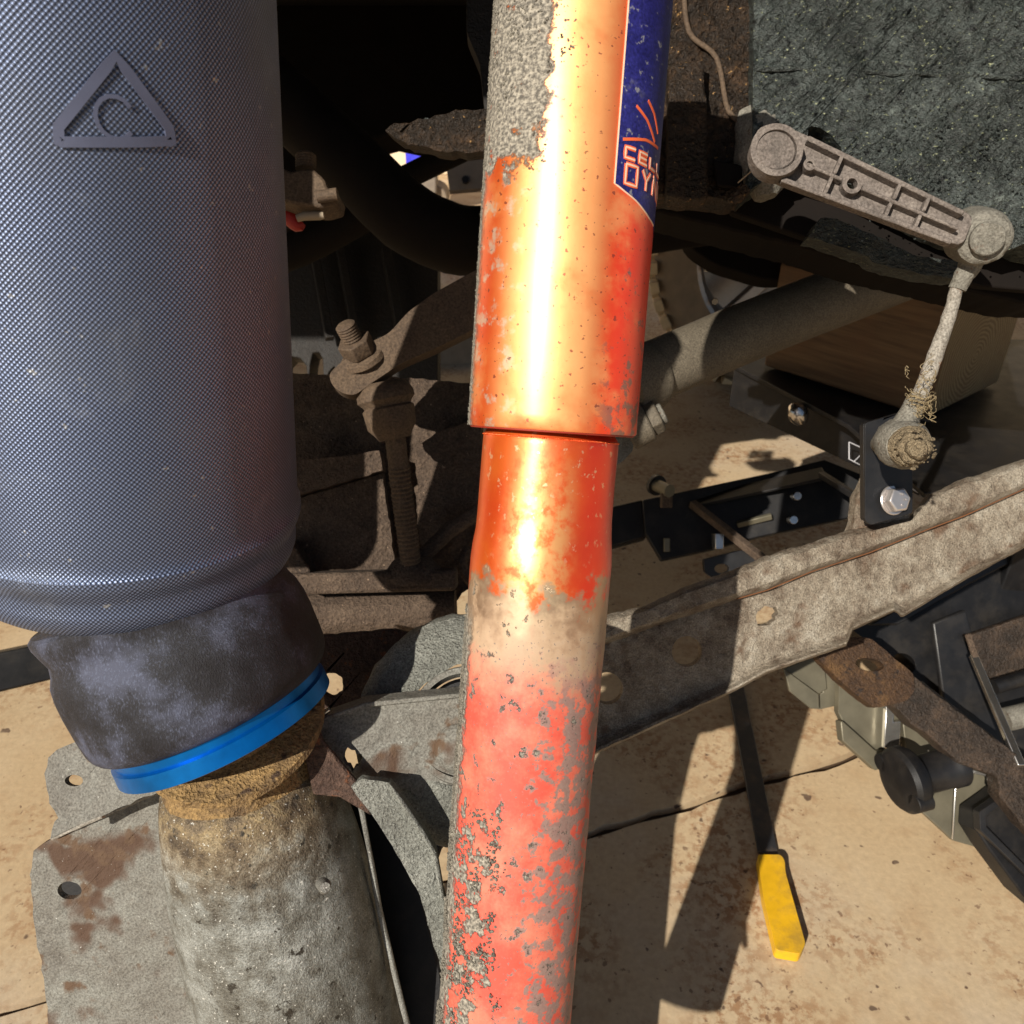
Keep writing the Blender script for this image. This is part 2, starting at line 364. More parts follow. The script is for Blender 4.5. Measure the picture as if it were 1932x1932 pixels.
M_grey = dirty('dusty_grey_bracket', [(.25, (0.0780, 0.0663, 0.0546)), (.45, (0.1560, 0.1482, 0.1287)), (.65, (0.2106, 0.2106, 0.1872)), (.8, (0.2808, 0.2808, 0.2574))], 25, 900, .5, .0012, (.6, .9), .1, [((.075, .042, .026), 22, .54, .64), ((.10, .06, .035), 60, .56, .68), ((.55, .54, .5), 650, .70, .76)])
M_cast = dirty('grey_cast_axle', [(.28, (.08, .075, .06)), (.45, (.19, .185, .165)), (.6, (.30, .305, .285)), (.75, (.42, .42, .40))], 22, 1300, .45, .0014, (.42, .7), .25, [((.62, .6, .54), 520, .66, .72), ((.03, .025, .02), 260, .66, .72)])
M_eye = dirty('grey_green_dusty_casting', [(.25, (.11, .11, .095)), (.5, (.21, .215, .19)), (.75, (.34, .345, .31))], 40, 900, 1.0, .002, (.7, .95), 0, [((.55, .55, .5), 500, .68, .74)])
M_rail = dirty('wax_coated_chassis', [(.30, (.008, .010, .010)), (.45, (.026, .032, .029)), (.58, (.055, .066, .062)), (.75, (.16, .185, .165))], 26, 420, 1.0, .0032, (.28, .6), 0, [((.30, .32, .19), 330, .63, .72), ((.010, .012, .012), 150, .58, .68)], .5, (1, .5, 1.6, (.0, .5, .2)))
M_tube = dirty('brown_painted_tube', [(.3, (.085, .07, .05)), (.6, (.13, .11, .08)), (.8, (.18, .155, .115))], 20, 700, .3, .001, (.6, .9))
M_rrust = dirty('flaking_brown_wax', [(.3, (.007, .005, .003)), (.5, (.024, .014, .007)), (.7, (.085, .045, .02))], 60, 350, 1.0, .003, (.3, .7), 0, [((.38, .22, .08), 300, .66, .72)])
M_lever = dirty('dusty_cast_lever', [(.25, (.07, .06, .052)), (.5, (.145, .122, .107)), (.75, (.22, .19, .165))], 60, 700, .5, .001, (.7, .95))
M_joint = dirty('dusty_ball_joint', [(.25, (.09, .085, .068)), (.5, (.165, .155, .13)), (.75, (.26, .245, .205))], 60, 800, .5, .001, (.7, .95), 0, [((.10, .07, .05), 180, .64, .72)])
M_link = dirty('worn_link_rod', [(.25, (0.1728, 0.1512, 0.1224)), (.5, (0.2736, 0.2520, 0.2160)), (.8, (0.3744, 0.3456, 0.3024))], 70, 800, .5, .001, (.6, .9), .1, [((.24, .11, .05), 110, .60, .68)])
M_mudnut = dirty('mud_caked_bolt', [(.25, (.09, .065, .035)), (.5, (.27, .21, .13)), (.75, (.45, .37, .24))], 150, 900, 1.0, .002, (.7, .95))
M_ochre = dirty('rust_stained_ochre_steel', [(.25, (.06, .035, .02)), (.42, (.15, .095, .045)), (.55, (.30, .19, .075)), (.7, (.19, .16, .12))], 30, 700, .9, .002, (.6, .9), .1, [((.06, .035, .02), 90, .62, .70)])
M_rlink = dirty('rusted_link_steel', [(.3, (.02, .011, .007)), (.5, (.065, .034, .016)), (.66, (.15, .08, .03)), (.8, (.10, .08, .075))], 40, 600, .8, .0016, (.45, .8), .2, [((.02, .013, .01), 90, .60, .68)])
M_zinc = plain('yellow_zinc_plate', (.15, .135, .095), .45, .45, .12, 500, .5, .3)
M_zincs = plain('bright_zinc', (.62, .60, .56), .22, .9, .08, 600, .5, .25)
M_chrome = plain('polished_steel_edge', (.55, .52, .48), .2, .95, .05)
M_bolt = plain('new_zinc_bolt', (.62, .58, .56), .3, .8, .1, 900)
M_yellow = plain('yellow_grip_plastic', (.68, .38, .01), .45, 0, .2, 300, dust=((.20, .13, .05), .5))
M_sawblk = plain('black_tool_strip', (.022, .023, .026), .5, 0, .2, dust=((.12, .08, .05), .6))
M_redp = plain('red_plastic_cap', (.30, .012, .008), .5)
M_pale = plain('pale_pin', (.30, .24, .17), .6)
M_tyre = plain('tyre_rubber', (.22, .17, .12), .8, 0, .5, 200)
M_tread = plain('muddy_tread', (.55, .42, .26), .9, 0, .5, 200)
M_alloy = plain('wheel_alloy', (.30, .26, .24), .3, .8)
M_bluevan = plain('blue_tarpaulin', (.045, .05, .70), .5)
M_cream = plain('cream_painted_wall', (.72, .58, .40), .8, var=.15)
M_greyw = plain('grey_painted_panel', (.20, .165, .13), .7)
M_fibre = plain('dry_grass_fibre', (.26, .20, .11), .8)
M_groove = plain('rust_line', (.16, .06, .02), .9)
M_white = plain('white_print', (.45, .45, .48), .5)
g = G('grey_cast_axle_stained'); u, v = g.uvs(); big = g.noise(22, 8, .65); mid = g.noise(90, 7, .65); fn = g.noise(1100, 3, .65)
c = g.ramp(g.m_('ADD', g.m_('MULTIPLY', big, .6), g.m_('MULTIPLY', mid, .4)), [(.30, (.05, .046, .038)), (.43, (.14, .135, .115)), (.55, (.25, .255, .235)), (.70, (.40, .41, .39))])
z2 = g.m_('ADD', v, g.m_('MULTIPLY', g.m_('SUBTRACT', mid, .5), .09))
c = g.mix(g.m_('MULTIPLY', g.ss(z2, .075, .035), .9), c, g.ramp(mid, [(.35, (.05, .032, .018)), (.5, (.17, .12, .065)), (.62, (.30, .21, .09))]))
c = g.mix(g.ss(g.noise(160, 4, .6), .62, .68), c, (.035, .03, .022)); c = g.mix(g.ss(g.noise(620, 2, .6), .66, .72), c, (.62, .61, .56))
c = g.mix(.85, c, g.ramp(fn, [(.3, (.4, .4, .38)), (.7, (1.5, 1.5, 1.5))]), 'MULTIPLY')
M_cast2 = g.out(c, g.fm(mid, .35, .7), .3, g.bump(fn, .9, .0008, g.bump(mid, .8, .0035)), spec=.5)
# wood
def woodmat(name, endgrain):
    g = G(name)
    if endgrain:
        u_, v_ = g.uvs(); x = g.n('ShaderNodeTexWave', wave_type='RINGS', rings_direction='Z'); x.inputs['Scale'].default_value = 60; x.inputs['Distortion'].default_value = 7; x.inputs['Detail Scale'].default_value = .6; x.inputs['Detail'].default_value = 3
        mp = g.n('ShaderNodeMapping'); g.t.links.new(g.tc.outputs['UV'], mp.inputs['Vector']); g.t.links.new(mp.outputs[0], x.inputs['Vector']); w = x.outputs['Fac']
    else:
        mp = g.n('ShaderNodeMapping'); g.t.links.new(g.tc.outputs['UV'], mp.inputs['Vector']); mp.inputs['Scale'].default_value = (8, 120, 1); w = g.noise(1, 6, .6, mp.outputs[0])
    big = g.noise(18, 6, .6)
    c = g.mix(g.ss(w, .3, .7), *(((.12, .08, .035), (.20, .145, .07)) if endgrain else ((.07, .038, .018), (.14, .085, .04)))); c = g.mix(g.m_('MULTIPLY', g.ss(big, .45, .7), .5), c, (.13, .06, .025))
    return g.out(c, .8, 0, g.bump(w, .4, .001))
M_wood = woodmat('weathered_timber', False); M_wend = woodmat('timber_end_grain', True)
# concrete
g = G('stained_concrete'); big = g.noise(2.2, 8, .6); mid = g.noise(14, 7, .62); f = g.noise(160, 4, .6)
c = g.ramp(big, [(.3, (.42, .30, .17)), (.5, (.47, .355, .22)), (.7, (.45, .37, .28))])
st = g.m_('MULTIPLY', g.ss(g.noise(6, 6, .62), .42, .62), g.ss(g.noise(85, 6, .68), .45, .58)); c = g.mix(g.m_('MULTIPLY', st, .85), c, (.27, .14, .065)); c = g.mix(g.m_('MULTIPLY', g.ss(mid, .5, .7), .35), c, (.33, .20, .10))
sp = g.m_('MULTIPLY', g.ss(g.m_('ADD', g.noise(120, 3, .5), g.m_('MULTIPLY', g.noise(6, 3), .25)), .76, .82), .65); c = g.mix(sp, c, (.12, .06, .035))
sp = g.m_('MULTIPLY', g.ss(g.m_('ADD', g.noise(60, 2, .4), g.m_('MULTIPLY', g.noise(5, 3), .2)), .80, .84), .8); c = g.mix(sp, c, (.07, .04, .03))
c = g.mix(.5, c, g.ramp(f, [(.3, (.8, .8, .8)), (.7, (1.15, 1.15, 1.15))]), 'MULTIPLY')
M_conc = g.out(c, .85, 0, g.bump(f, .3, .0012), spec=.3)
M_joint2 = plain('joint_dirt', (.06, .035, .018), .95)

# ================================================================== SETTING
fl = HZ(0)
j0 = fl.at(1116, 1574); j1 = fl.at(1609, 1425); jd = (j1-j0); jd.z = 0; jd.normalize(); jn = Vector((-jd.y, jd.x, 0))
g0 = j0.copy()
V = [g0-jd*60-jn*60, g0+jd*60-jn*60, g0+jd*60+jn*60, g0-jd*60+jn*60]
ground = link('ground', [v-Vector((0, 0, .012)) for v in V], [(0, 1, 2, 3)], M_joint2, kind='structure')
floor = bpy.data.objects.new('floor', None); COL.objects.link(floor); floor['kind'] = 'structure'; ORG[floor] = Vector((0, 0, 0))
def slab(s0, s1, t0, t1):
    o = [g0+jn*s+jd*t for s, t in ((s0, t0), (s1, t0), (s1, t1), (s0, t1))]
    if s0 == .004 or s1 == -.004:      # worn, crumbling edge along the joint that is seen
        e = []; sg = .004 if s0 == .004 else -.004; far = s1 if s0 == .004 else s0; k = 160
        for i in range(k+1):
            t = max(t0, -1)+(min(t1, 2.2)-max(t0, -1))*i/k
            e.append(g0+jn*(sg+(1 if sg > 0 else -1)*max(0, noise.noise(Vector((t*30, sg*100, 0)))*.006+noise.noise(Vector((t*110, sg*99, 2)))*.003+.001))+jd*t)
        o = [g0+jn*far+jd*t0, g0+jn*sg+jd*t0]+e+[g0+jn*sg+jd*t1, g0+jn*far+jd*t1]
    n = len(o); V = [Vector((p.x, p.y, 0)) for p in o]+[Vector((p.x, p.y, -.011)) for p in o]
    tr = tessellate_polygon([V[:n]])
    Fc = [tuple(t) for t in tr]+[(i, (i+1) % n, (i+1) % n+n, i+n) for i in range(n)]
    return link('concrete_slab', V, Fc, M_conc, floor)
slab(.004, 2.6, -3, 3.4); slab(-2.6, -.004, -3, 3.4)
slab(2.608, 58, -58, 58); slab(-58, -2.608, -58, 58)
slab(-2.6, 2.6, 3.408, 58); slab(-2.6, 2.6, -58, -3.008)
# far wall behind the vehicle
o = bar('wall', Vector((-9, 6, 1.5)), Vector((9, 6, 1.5)), .2, 3, M_cream, bevel=.01); tagp(o, 'cream painted wall far behind the vehicle, glimpsed between the pipes', 'wall')
t = thing('parked_van', 'bright blue vehicle side glimpsed far behind the curved pipe', 'van', (-.35, 4.6, 0))
def vbox(name, x0, x1, y0, y1, z0, z1, m, p, bv=.01):
    return bar(name, Vector((x0, (y0+y1)/2, (z0+z1)/2)), Vector((x1, (y0+y1)/2, (z0+z1)/2)), y1-y0, z1-z0, m, p, bevel=bv)
vbox('body', -.54, -.375, 4.4, 5.2, .2, 1.5, M_bluevan, t, .03); vbox('sill', -.53, -.385, 4.38, 4.5, .1, .19, M_greyw, t)
for xx in (-.5, -.3):
    cyl('wheel', Vector((xx*.35-.3, 4.42, .07)), Vector((xx*.35-.3, 4.62, .07)), .07, M_tyre, t)

# ------------------------------------------------------------------ underbody overhead (it keeps the sun off what is behind)
t = thing('vehicle_floor', 'dark underside of the vehicle body overhead', 'vehicle body', (0, 1.3, 1.1))
vbox('floor_pan', -2.2, 2.2, .28, 2.4, 1.10, 1.16, M_under, t); vbox('sill', -2.2, 2.2, .25, .28, 1.10, 1.22, M_under, t)
vbox('floor_pan', -1.6, 1.6, .78, 2.0, .80, .84, M_under, t)
for xx in (-.9, -.2, .75):
    vbox('stiffener', xx, xx+.06, .45, 2.35, 1.07, 1.099, M_under, t, .004)

o = plate('shade_panel', [(-1500, -700), (-100, -700), (-100, 900), (-160, 985), (-900, 985), (-1500, 800)], PL(.37), .003, M_under, round_=40, bevel=.001); tagp(o, 'dark panel added to shade the axle, unseen beyond the left edge', 'panel')  # unseen panel, added to keep the sun off the axle housing
# ------------------------------------------------------------------ opposite wheel
wc = P(1500, 482, 1.95); wa = Vector((.12, 1, -.08)).normalized()
t = thing('road_wheel', 'muddy off-road tyre on a dark alloy wheel behind the orange shock absorber', 'wheel', (wc.x, wc.y, max(0, wc.z-.345)))
A = wc-wa*.02; B = wc+wa*.22
lathe('tyre', A, B, [(0, .235), (0, .25), (-.012, .28), (-.006, .31), (.02, .335), (.22, .335), (.24, .30), (.24, .235)], M_tyre, t, 64, closed=False)
lathe('rim', A, B, [(.0, .235), (.004, .225), (.05, .215), (.18, .21), (.2, .05), (.2, .0)], M_alloy, t, 48, closed=False)
_, f_, sd_ = frame(B-A)
bl = []
for i in range(46):
    th = 2*pi*i/46; dr = f_*cos(th)+sd_*sin(th); tg = wa.cross(dr)
    for q, of in ((.012, 0), (.075, .5), (.14, 0)):
        th2 = th+of*2*pi/46; dr = f_*cos(th2)+sd_*sin(th2); tg = wa.cross(dr)
        bl.append(bar_geo(A+dr*.330+wa*q, A+dr*.352+wa*q, .05, .03, tg))
link('tread', *merge(bl), M_tread, t, bevel=.003, kind='stuff')
for i in range(9):
    th = 2*pi*i/9+.2; dr = f_*cos(th)+sd_*sin(th); bar('spoke', A+wa*.03+dr*.05, A+wa*.01+dr*.222, .03, .035, M_alloy, t, wa, .004)
cyl('hub', A+wa*.0, A+wa*.12, .06, M_alloy, t)
for i in range(16):
    th = 2*pi*i/16; dr = f_*cos(th)+sd_*sin(th); V, Fc = hexgeo(A+dr*.212-wa*.001, -wa, .009, .008); link('rim_bolt', V, Fc, M_chrome, t)

# ------------------------------------------------------------------ dark masses behind
o = plate('under_shield', [(380, -90), (990, -90), (990, 232), (900, 262), (800, 262), (742, 250), (700, 262), (650, 330), (650, 430), (380, 440)], PL(1.02, 0, .1), .05, M_under, bevel=.004); tagp(o, 'dark shield above the curved pipe, left of the orange shock absorber', 'shield')
o = plate('gearbox_casing', [(380, 400), (690, 410), (826, 490), (826, 735), (640, 735), (637, 706), (630, 690), (622, 700), (618, 712), (610, 708), (609, 678), (602, 664), (590, 666), (586, 684), (584, 712), (580, 712), (578, 690), (566, 676), (548, 672), (536, 684), (534, 730), (380, 735)], PL(1.2), .05, M_oily, bevel=.002); tagp(o, 'black gearbox casing in deep shade behind the steering arm', 'casing')
for px_ in (600, 650, 735):
    pp = [P(px_-8, 470, 1.17), P(px_+22, 640, 1.17)]; q = bar('rib', pp[0], pp[1], .012, .02, M_oily, o)
o = plate('axle_casing', [(1270, 380), (1300, 466), (1350, 500), (1449, 529), (1540, 522), (1620, 489), (1840, 532), (1932, 548), (2040, 560), (2040, 300), (1270, 300)], PL(1.0, 0, .1), .03, M_under, round_=20, bevel=.01); tagp(o, 'bulging dark casing below the chassis rail, above the tyre', 'casing')
tube('curved_pipe', [R3(470, 130, .85, 60), R3(560, 215, .85, 62), R3(675, 322, .85, 63), R3(763, 407, .86, 65), R3(842, 447, .88, 64), R3(902, 455, .9, 63), R3(1050, 442, .92, 62), R3(1200, 420, .93, 60), R3(1420, 395, .95, 55)], M_under, n=28, noi=.001, smooth=5); tagp(bpy.data.objects['curved_pipe'], 'thick black curved pipe crossing behind the orange shock absorber', 'pipe')
o = tube('strut_bar', [R3(690, 372, 1.02, 22), R3(960, 240, 1.02, 22)], M_under); tagp(o, 'thin black bar crossing the thick curved pipe, upper middle', 'bar')
o = tube('lower_pipe', [R3(430, 510, 1.0, 34), R3(560, 470, 1.0, 34), R3(700, 395, 1.0, 34)], M_under, smooth=4); tagp(o, 'dim straight pipe running left below the curved pipe', 'pipe')
o = plate('grey_panel', [(840, 300), (915, 290), (915, 355), (848, 360)], PL(2.6), .03, M_greyw); tagp(o, 'small grey panel with a screw seen between the pipes beside the shock', 'panel')
c_ = P(878, 338, 2.59); q = cyl('screw', c_, c_+F_*.01, .012, M_black, o)
o = plate('support_post', [(803, 640), (850, 632), (905, 600), (905, 760), (795, 760)], PL(2.2), .1, M_greyw, bevel=.004); tagp(o, 'grey post behind the steering arm, left of the shock absorber', 'post')
o = plate('oily_clump', [(728, 248), (745, 232), (790, 226), (840, 212), (900, 205), (975, 200), (975, 262), (905, 288), (860, 290), (810, 281), (760, 268), (735, 256)], PL(.62, 0, -.3), .04, M_rrust, rough=5, bevel=.006); tagp(o, 'rough dark waxed mount at the top just left of the orange shock', 'mount')
plate('mount_bracket', [(880, -300), (990, -300), (985, 215), (915, 215), (905, 120), (880, 60)], PL(.66), .02, M_oily, o, round_=8, bevel=.003)
sp = []
for i in range(420):
    x = random.uniform(800, 925); y = random.uniform(225, 286)
    sp.append((P(x, y, .612), random.uniform(.0008, .003)))
clods('flakes', sp, M_rail, o)

# ------------------------------------------------------------------ chassis rail with wax coating
def rail_sheet(name, poly, plane, thick, m, parent, amp, nsc, holes=(), seed=0, step=9):
    """a plate whose front is cut in small cells and roughened, so that the coating has real relief"""
    ol = resamp(poly, step, 2.5, seed)
    V, Fc = plate_geo(ol, plane, thick, holes); o = link(name, V, Fc, m, parent)
    bm = bmesh.new(); bm.from_mesh(o.data)
    for _ in range(7):
        es = [e for e in bm.edges if e.calc_length() > .0065]
        if not es: break
        bmesh.ops.subdivide_edges(bm, edges=es, cuts=1); bmesh.ops.triangulate(bm, faces=bm.faces)
    n = -plane.n; org = ORG[parent] if parent else Vector((0, 0, 0))
    for v in bm.verts:
        w = v.co+org
        if (w-plane.o).dot(plane.n) < thick*.5:
            v.co += n*amp*(noise.noise(w*nsc)+.6*noise.noise(w*nsc*2.3)+.35*noise.noise(w*nsc*5))
    bm.to_mesh(o.data); bm.free()
    for p in o.data.polygons: p.use_smooth = True
    o.data.set_sharp_from_angle(angle=radians(60)); return o
t = thing('chassis_rail', 'chassis rail coated in grey green wax, upper right behind the ribbed lever', 'chassis rail', P(1700, 400, .56))
rp = PL(.545, -.10, -.05)
rail_sheet('side_wall', [(1400, 372), (1412, 330), (1420, 250), (1425, -430), (1850, -430), (1885, -50), (2080, -50), (2080, 505), (1932, 462), (1900, 470), (1870, 462), (1790, 440), (1700, 395), (1600, 345), (1500, 315), (1440, 340)], rp, .03, M_rail, t, .0034, 75, holes=[rnd([(1523, 262), (1527, 236), (1562, 250), (1590, 278), (1586, 295), (1570, 292)], 8)])
rail_sheet('inner_wall', [(1170, -430), (1432, -430), (1428, 250), (1412, 330), (1400, 380), (1330, 372), (1240, 366), (1170, 366)], PL(.56, -.1, -.05), .03, M_rrust, t, .003, 70, seed=3)
rail_sheet('lit_lip', [(1524, 447), (1536, 428), (1548, 410), (1580, 412), (1620, 430), (1690, 462), (1730, 484), (1800, 490), (1826, 498), (1840, 520), (1800, 524), (1745, 518), (1700, 508), (1655, 497), (1640, 484), (1560, 458)], PL(.548, -.1, -.05), .02, M_rail, t, .0014, 110, seed=8)
plate('flange_face', [(1380, 300), (1500, 300), (1700, 380), (2080, 430), (2080, 560), (1850, 540), (1640, 480), (1520, 448), (1380, 400)], PL(.582, -.1, -.05), .01, M_under, t)
plate('lower_flange', [(1170, 362), (1240, 362), (1400, 390), (1540, 430), (1640, 468), (1850, 530), (1990, 545), (2080, 545), (2080, 580), (1932, 572), (1840, 552), (1620, 500), (1500, 462), (1240, 400), (1170, 395)], PL(.60, -.08, -.05), .05, M_under, t, rough=2, bevel=.003)
plate('wall_bracket', [(1262, 120), (1330, 110), (1336, 372), (1300, 378), (1258, 368)], PL(.545, -.1, -.05), .02, M_rrust, t, rough=3, bevel=.004)
plate('wall_pocket', [(1345, 300), (1400, 312), (1404, 358), (1352, 350)], PL(.552, -.1, -.05), .003, M_under, t, rough=2)
tube('brake_pipe', [R3(1290, -40, .53, 5), R3(1300, 60, .53, 5), R3(1352, 110, .53, 5), R3(1375, 210, .53, 5), R3(1420, 240, .53, 5)], M_forge, t, 10, smooth=5)
tube('seam_bead', [(rp.at(1425+i*16, 128+6*sin(i*.9)*.3+i*.6), .0016+.0004*sin(i*2.1)) for i in range(42)], M_rail, t, 8, .0005, 200)
plate('recess_back', [(1505, 225), (1600, 230), (1600, 310), (1505, 305)], PL(.60, -.1, -.05), .004, M_rrust, t)
tube('wax_drip', [R3(1405, 355, .51, 12), R3(1390, 372, .51, 14), R3(1375, 380, .51, 6)], M_rrust, t, 10, .0008, 200)
sp = []
for i in range(700):
    a = random.gauss(0, 1); x = random.gauss(1800, 120); y = random.gauss(300, 90)
    if 1600 < x < 2000 and -50 < y < 480: sp.append((rp.at(x, y)-F_*.0005, random.uniform(.0004, .0013)))
clods('wax_grains', sp, M_rail, t)
# rubber mount left of the lever
t = thing('rubber_mount', 'grey lumpy mount under the left end of the ribbed lever', 'mount', P(1445, 340, .5))
lathe('mount_body', P(1425, 215, .535), P(1448, 385, .53), [(0, .012), (.01, .018), (.022, .016), (.032, .019), (.042, .015), (.052, .012), (.058, .006)], M_joint, t, 28, .003, 130)
o = tube('split_pin', [R3(1392, 345, .50, 1.3), R3(1415, 325, .495, 1.3), R3(1432, 308, .49, 1.3)], M_pale, t, 6)

# ------------------------------------------------------------------ ribbed lever
t = thing('ribbed_lever', 'cast lever with ribbed pockets sloping across the chassis rail, upper right', 'lever', P(1465, 283, .47))
lp = PL(.475, -.14, -.02); lf = PL(.468, -.14, -.02)
a0 = (1466, 282); a1 = (1828, 437); ux, uy = (a1[0]-a0[0]), (a1[1]-a0[1]); ll = hypot(ux, uy); ux /= ll; uy /= ll; vx, vy = -uy, ux
def LV(s, w): return (a0[0]+ux*s+vx*w, a0[1]+uy*s+vy*w)
def hw(s): return 50-(s/ll)*19
# base slab with hole
body = [LV(-20, -48), LV(60, -47), LV(ll, -31), LV(ll, 31), LV(60, 50), LV(-10, 52), LV(-45, 30), LV(-50, -25)]
hl = LV(156, 3)
plate('web', body, lp, .008, M_lever, t, holes=[ell(hl[0], hl[1], 9, 12, .4, 14)], round_=18, bevel=.0008)
ribs = []
def rib(sa, wa_, sb, wb_, hwid=4.0):
    p, q = LV(sa, wa_), LV(sb, wb_); dx, dy = q[0]-p[0], q[1]-p[1]; l = hypot(dx, dy); nx, ny = -dy/l*hwid, dx/l*hwid
    return plate('rib', [(p[0]+nx, p[1]+ny), (q[0]+nx, q[1]+ny), (q[0]-nx, q[1]-ny), (p[0]-nx, p[1]-ny)], lf, .0072, M_lever, t, bevel=.0007)
rib(45, -44, ll-22, -29, 5); rib(30, 47, ll-22, 30, 5)
rib(62, 2, 136, 3, 3.5); rib(176, 3, ll-20, 2, 3.5)
for s in (118, 240, 300):
    rib(s, -hw(s)+4, s, -1.5, 3.5); rib(s-2, hw(s)-4, s-2, 5.5, 3.5)
def ring(name, cx, cy, ro, ri, plane, th, m, par, n=36, sq=1, rot=0):
    return plate(name, ell(cx, cy, ro, ro*sq, rot, n), plane, th, m, par, holes=[ell(cx, cy, ri, ri*sq, rot, n)], bevel=.0006)
ring('boss', hl[0], hl[1], 19, 10, lf, .0074, M_lever, t, 24)
b2 = LV(68, 1); ring('boss', b2[0], b2[1], 12, 6, lf, .0074, M_lever, t, 18)
cyl('pin', lf.at(*b2)+F_*.002, lf.at(*b2)+F_*.007, .0018, M_link, t, 14)
ring('pivot_ring', a0[0], a0[1], 50, 38, PL(.464, -.14, -.02), .012, M_lever, t)
c = PL(.464, -.14, -.02).at(*a0); cyl('pivot_cap', c-PL(.464, -.14, -.02).n*-.001, c+F_*.009, .0108, M_lever, t, 36)

# ------------------------------------------------------------------ drop link
t = thing('drop_link', 'dusty drop link rod with ball joints hanging from the ribbed lever', 'link rod', P(1700, 835, .5))
c1 = P(1862, 450, .435); ax1 = (P(1865, 450, .43)-P(1826, 442, .47)).normalized()
lathe('upper_joint', P(1826, 441, .475), c1+ax1*.001, [(0, .010), (.001, .0142), (.012, .0160), (.025, .0155), (.033, .0150), (.040, .0140), (.042, .0120), (.0423, .009), (.0424, .0)], M_joint, t, 44, .0006, 250, closed=False)
e1 = c1+ax1*.0012
cyl('joint_cap', e1-ax1*.003, e1+ax1*.0018, .0088, M_joint, t, 36)
tube('neck', [R3(1838, 478, .46, 26), R3(1828, 505, .462, 20), R3(1818, 520, .463, 17.5), R3(1806, 546, .465, 16)], M_joint, t, 20, .0005, 250, 3)
tube('rod', [R3(1805, 540, .465, 11.5), R3(1790, 600, .467, 12.5), R3(1765, 670, .47, 14), R3(1737, 742, .474, 14), R3(1722, 780, .476, 15)], M_link, t, 20, .0006, 180, 5)
tube('lower_neck', [R3(1728, 752, .475, 16), R3(1718, 778, .475, 19), R3(1706, 806, .475, 26), R3(1695, 830, .476, 34)], M_joint, t, 20, .0006, 250, 3)
c2 = P(1690, 832, .495); ax2 = (P(1728, 846, .445)-c2).normalized()
lathe('lower_joint', c2, c2+ax2*.04, [(0, .009), (.002, .0135), (.012, .0150), (.024, .0148), (.030, .0125), (.033, .0115), (.0335, 0)], M_joint, t, 40, .0008, 250, closed=False)
for k, (q, r) in enumerate(((.033, .0108), (.0365, .0118), (.040, .0108))): lathe('boot_ring', c2+ax2*q, c2+ax2*(q+.0036), [(0, r*.9), (.0012, r), (.0025, r), (.0036, r*.88)], M_mudnut, t, 28, .0006, 400)
V, Fc = hexgeo(c2+ax2*.0435, ax2, .0096, .007, .3); link('nut', V, Fc, M_mudnut, t, bevel=.0012)
lathe('stud', c2+ax2*.05, c2+ax2*.058, [(0, .0058), (.006, .0058), (.008, .0045)], M_mudnut, t, 20, .0012, 300)
sp = [(c2+ax2*random.uniform(.03, .055)+Vector((random.gauss(0, 1), random.gauss(0, 1), random.gauss(0, 1))).normalized()*random.uniform(.008, .0115), random.uniform(.0005, .0016)) for i in range(150)]
clods('mud', sp, M_mudnut, t)
# dry fibres snagged on the link
t = thing('dry_fibres', 'tuft of dry grass fibres wound round the lower end of the link rod', 'fibres', P(1738, 770, .46))
gs = []
for i in range(34):
    x = random.gauss(1740, 14); y = random.uniform(690, 790); d = .455; pts = []
    for k in range(9):
        x += random.uniform(-9, 9); y += random.uniform(-7, 8); d += random.uniform(-.003, .003)
        x = min(max(x, 1708), 1766); d = min(max(d, .446), .462)
        pts.append(R3(x, y, d, random.uniform(.3, .8)))
    gs.append(tube_geo(pts, 5, smooth=2))
for yy in (752, 760, 768):
    pts = []
    for k in range(15):
        a = 2*pi*k/14; pts.append((P(1733, yy, .474)+R_*.0068*cos(a)-F_*.0068*sin(a)+U_*.0012*sin(a*3), .0006))
    gs.append(tube_geo(pts, 6))
link('strands', *merge(gs), M_fibre, t, kind='stuff')

# ------------------------------------------------------------------ radius arm
t = thing('radius_arm', 'long weathered steel channel arm running up to the right behind the shock absorber', 'suspension arm', P(1300, 1250, .6))
def interp(tb, x):
    if x <= tb[0][0]: return tb[0][1]+(x-tb[0][0])*(tb[1][1]-tb[0][1])/(tb[1][0]-tb[0][0])
    for (a, b), (c, d) in zip(tb, tb[1:]):
        if x <= c: return b+(d-b)*(x-a)/(c-a)
    (a, b), (c, d) = tb[-2:]; return b+(d-b)*(x-a)/(c-a)
TOP = [(1000, 1185), (1145, 1160), (1215, 1143), (1300, 1104), (1375, 1078), (1440, 1050), (1530, 1024), (1605, 998), (1640, 992), (1720, 972), (1745, 938), (1800, 910), (1932, 866)]
GRV = [(1000, 1262), (1145, 1212), (1245, 1176), (1380, 1132), (1449, 1112), (1530, 1078), (1640, 1042), (1745, 1000), (1820, 972), (1932, 922)]
BOT = [(1000, 1488), (1130, 1420), (1385, 1305), (1449, 1270), (1600, 1218), (1606, 1190), (1689, 1153), (1701, 1166), (1824, 1092), (1932, 1034)]
xs = [985+6*i for i in range(172)]
prof = [(-.02, .030), (-.012, .004), (.0, -.002), (.18, -.004), (.45, -.004), (.8, -.0035), (.96, -.001), (1.0, .005)]  # share of top..groove , depth offset
Vs = []; cols = 0
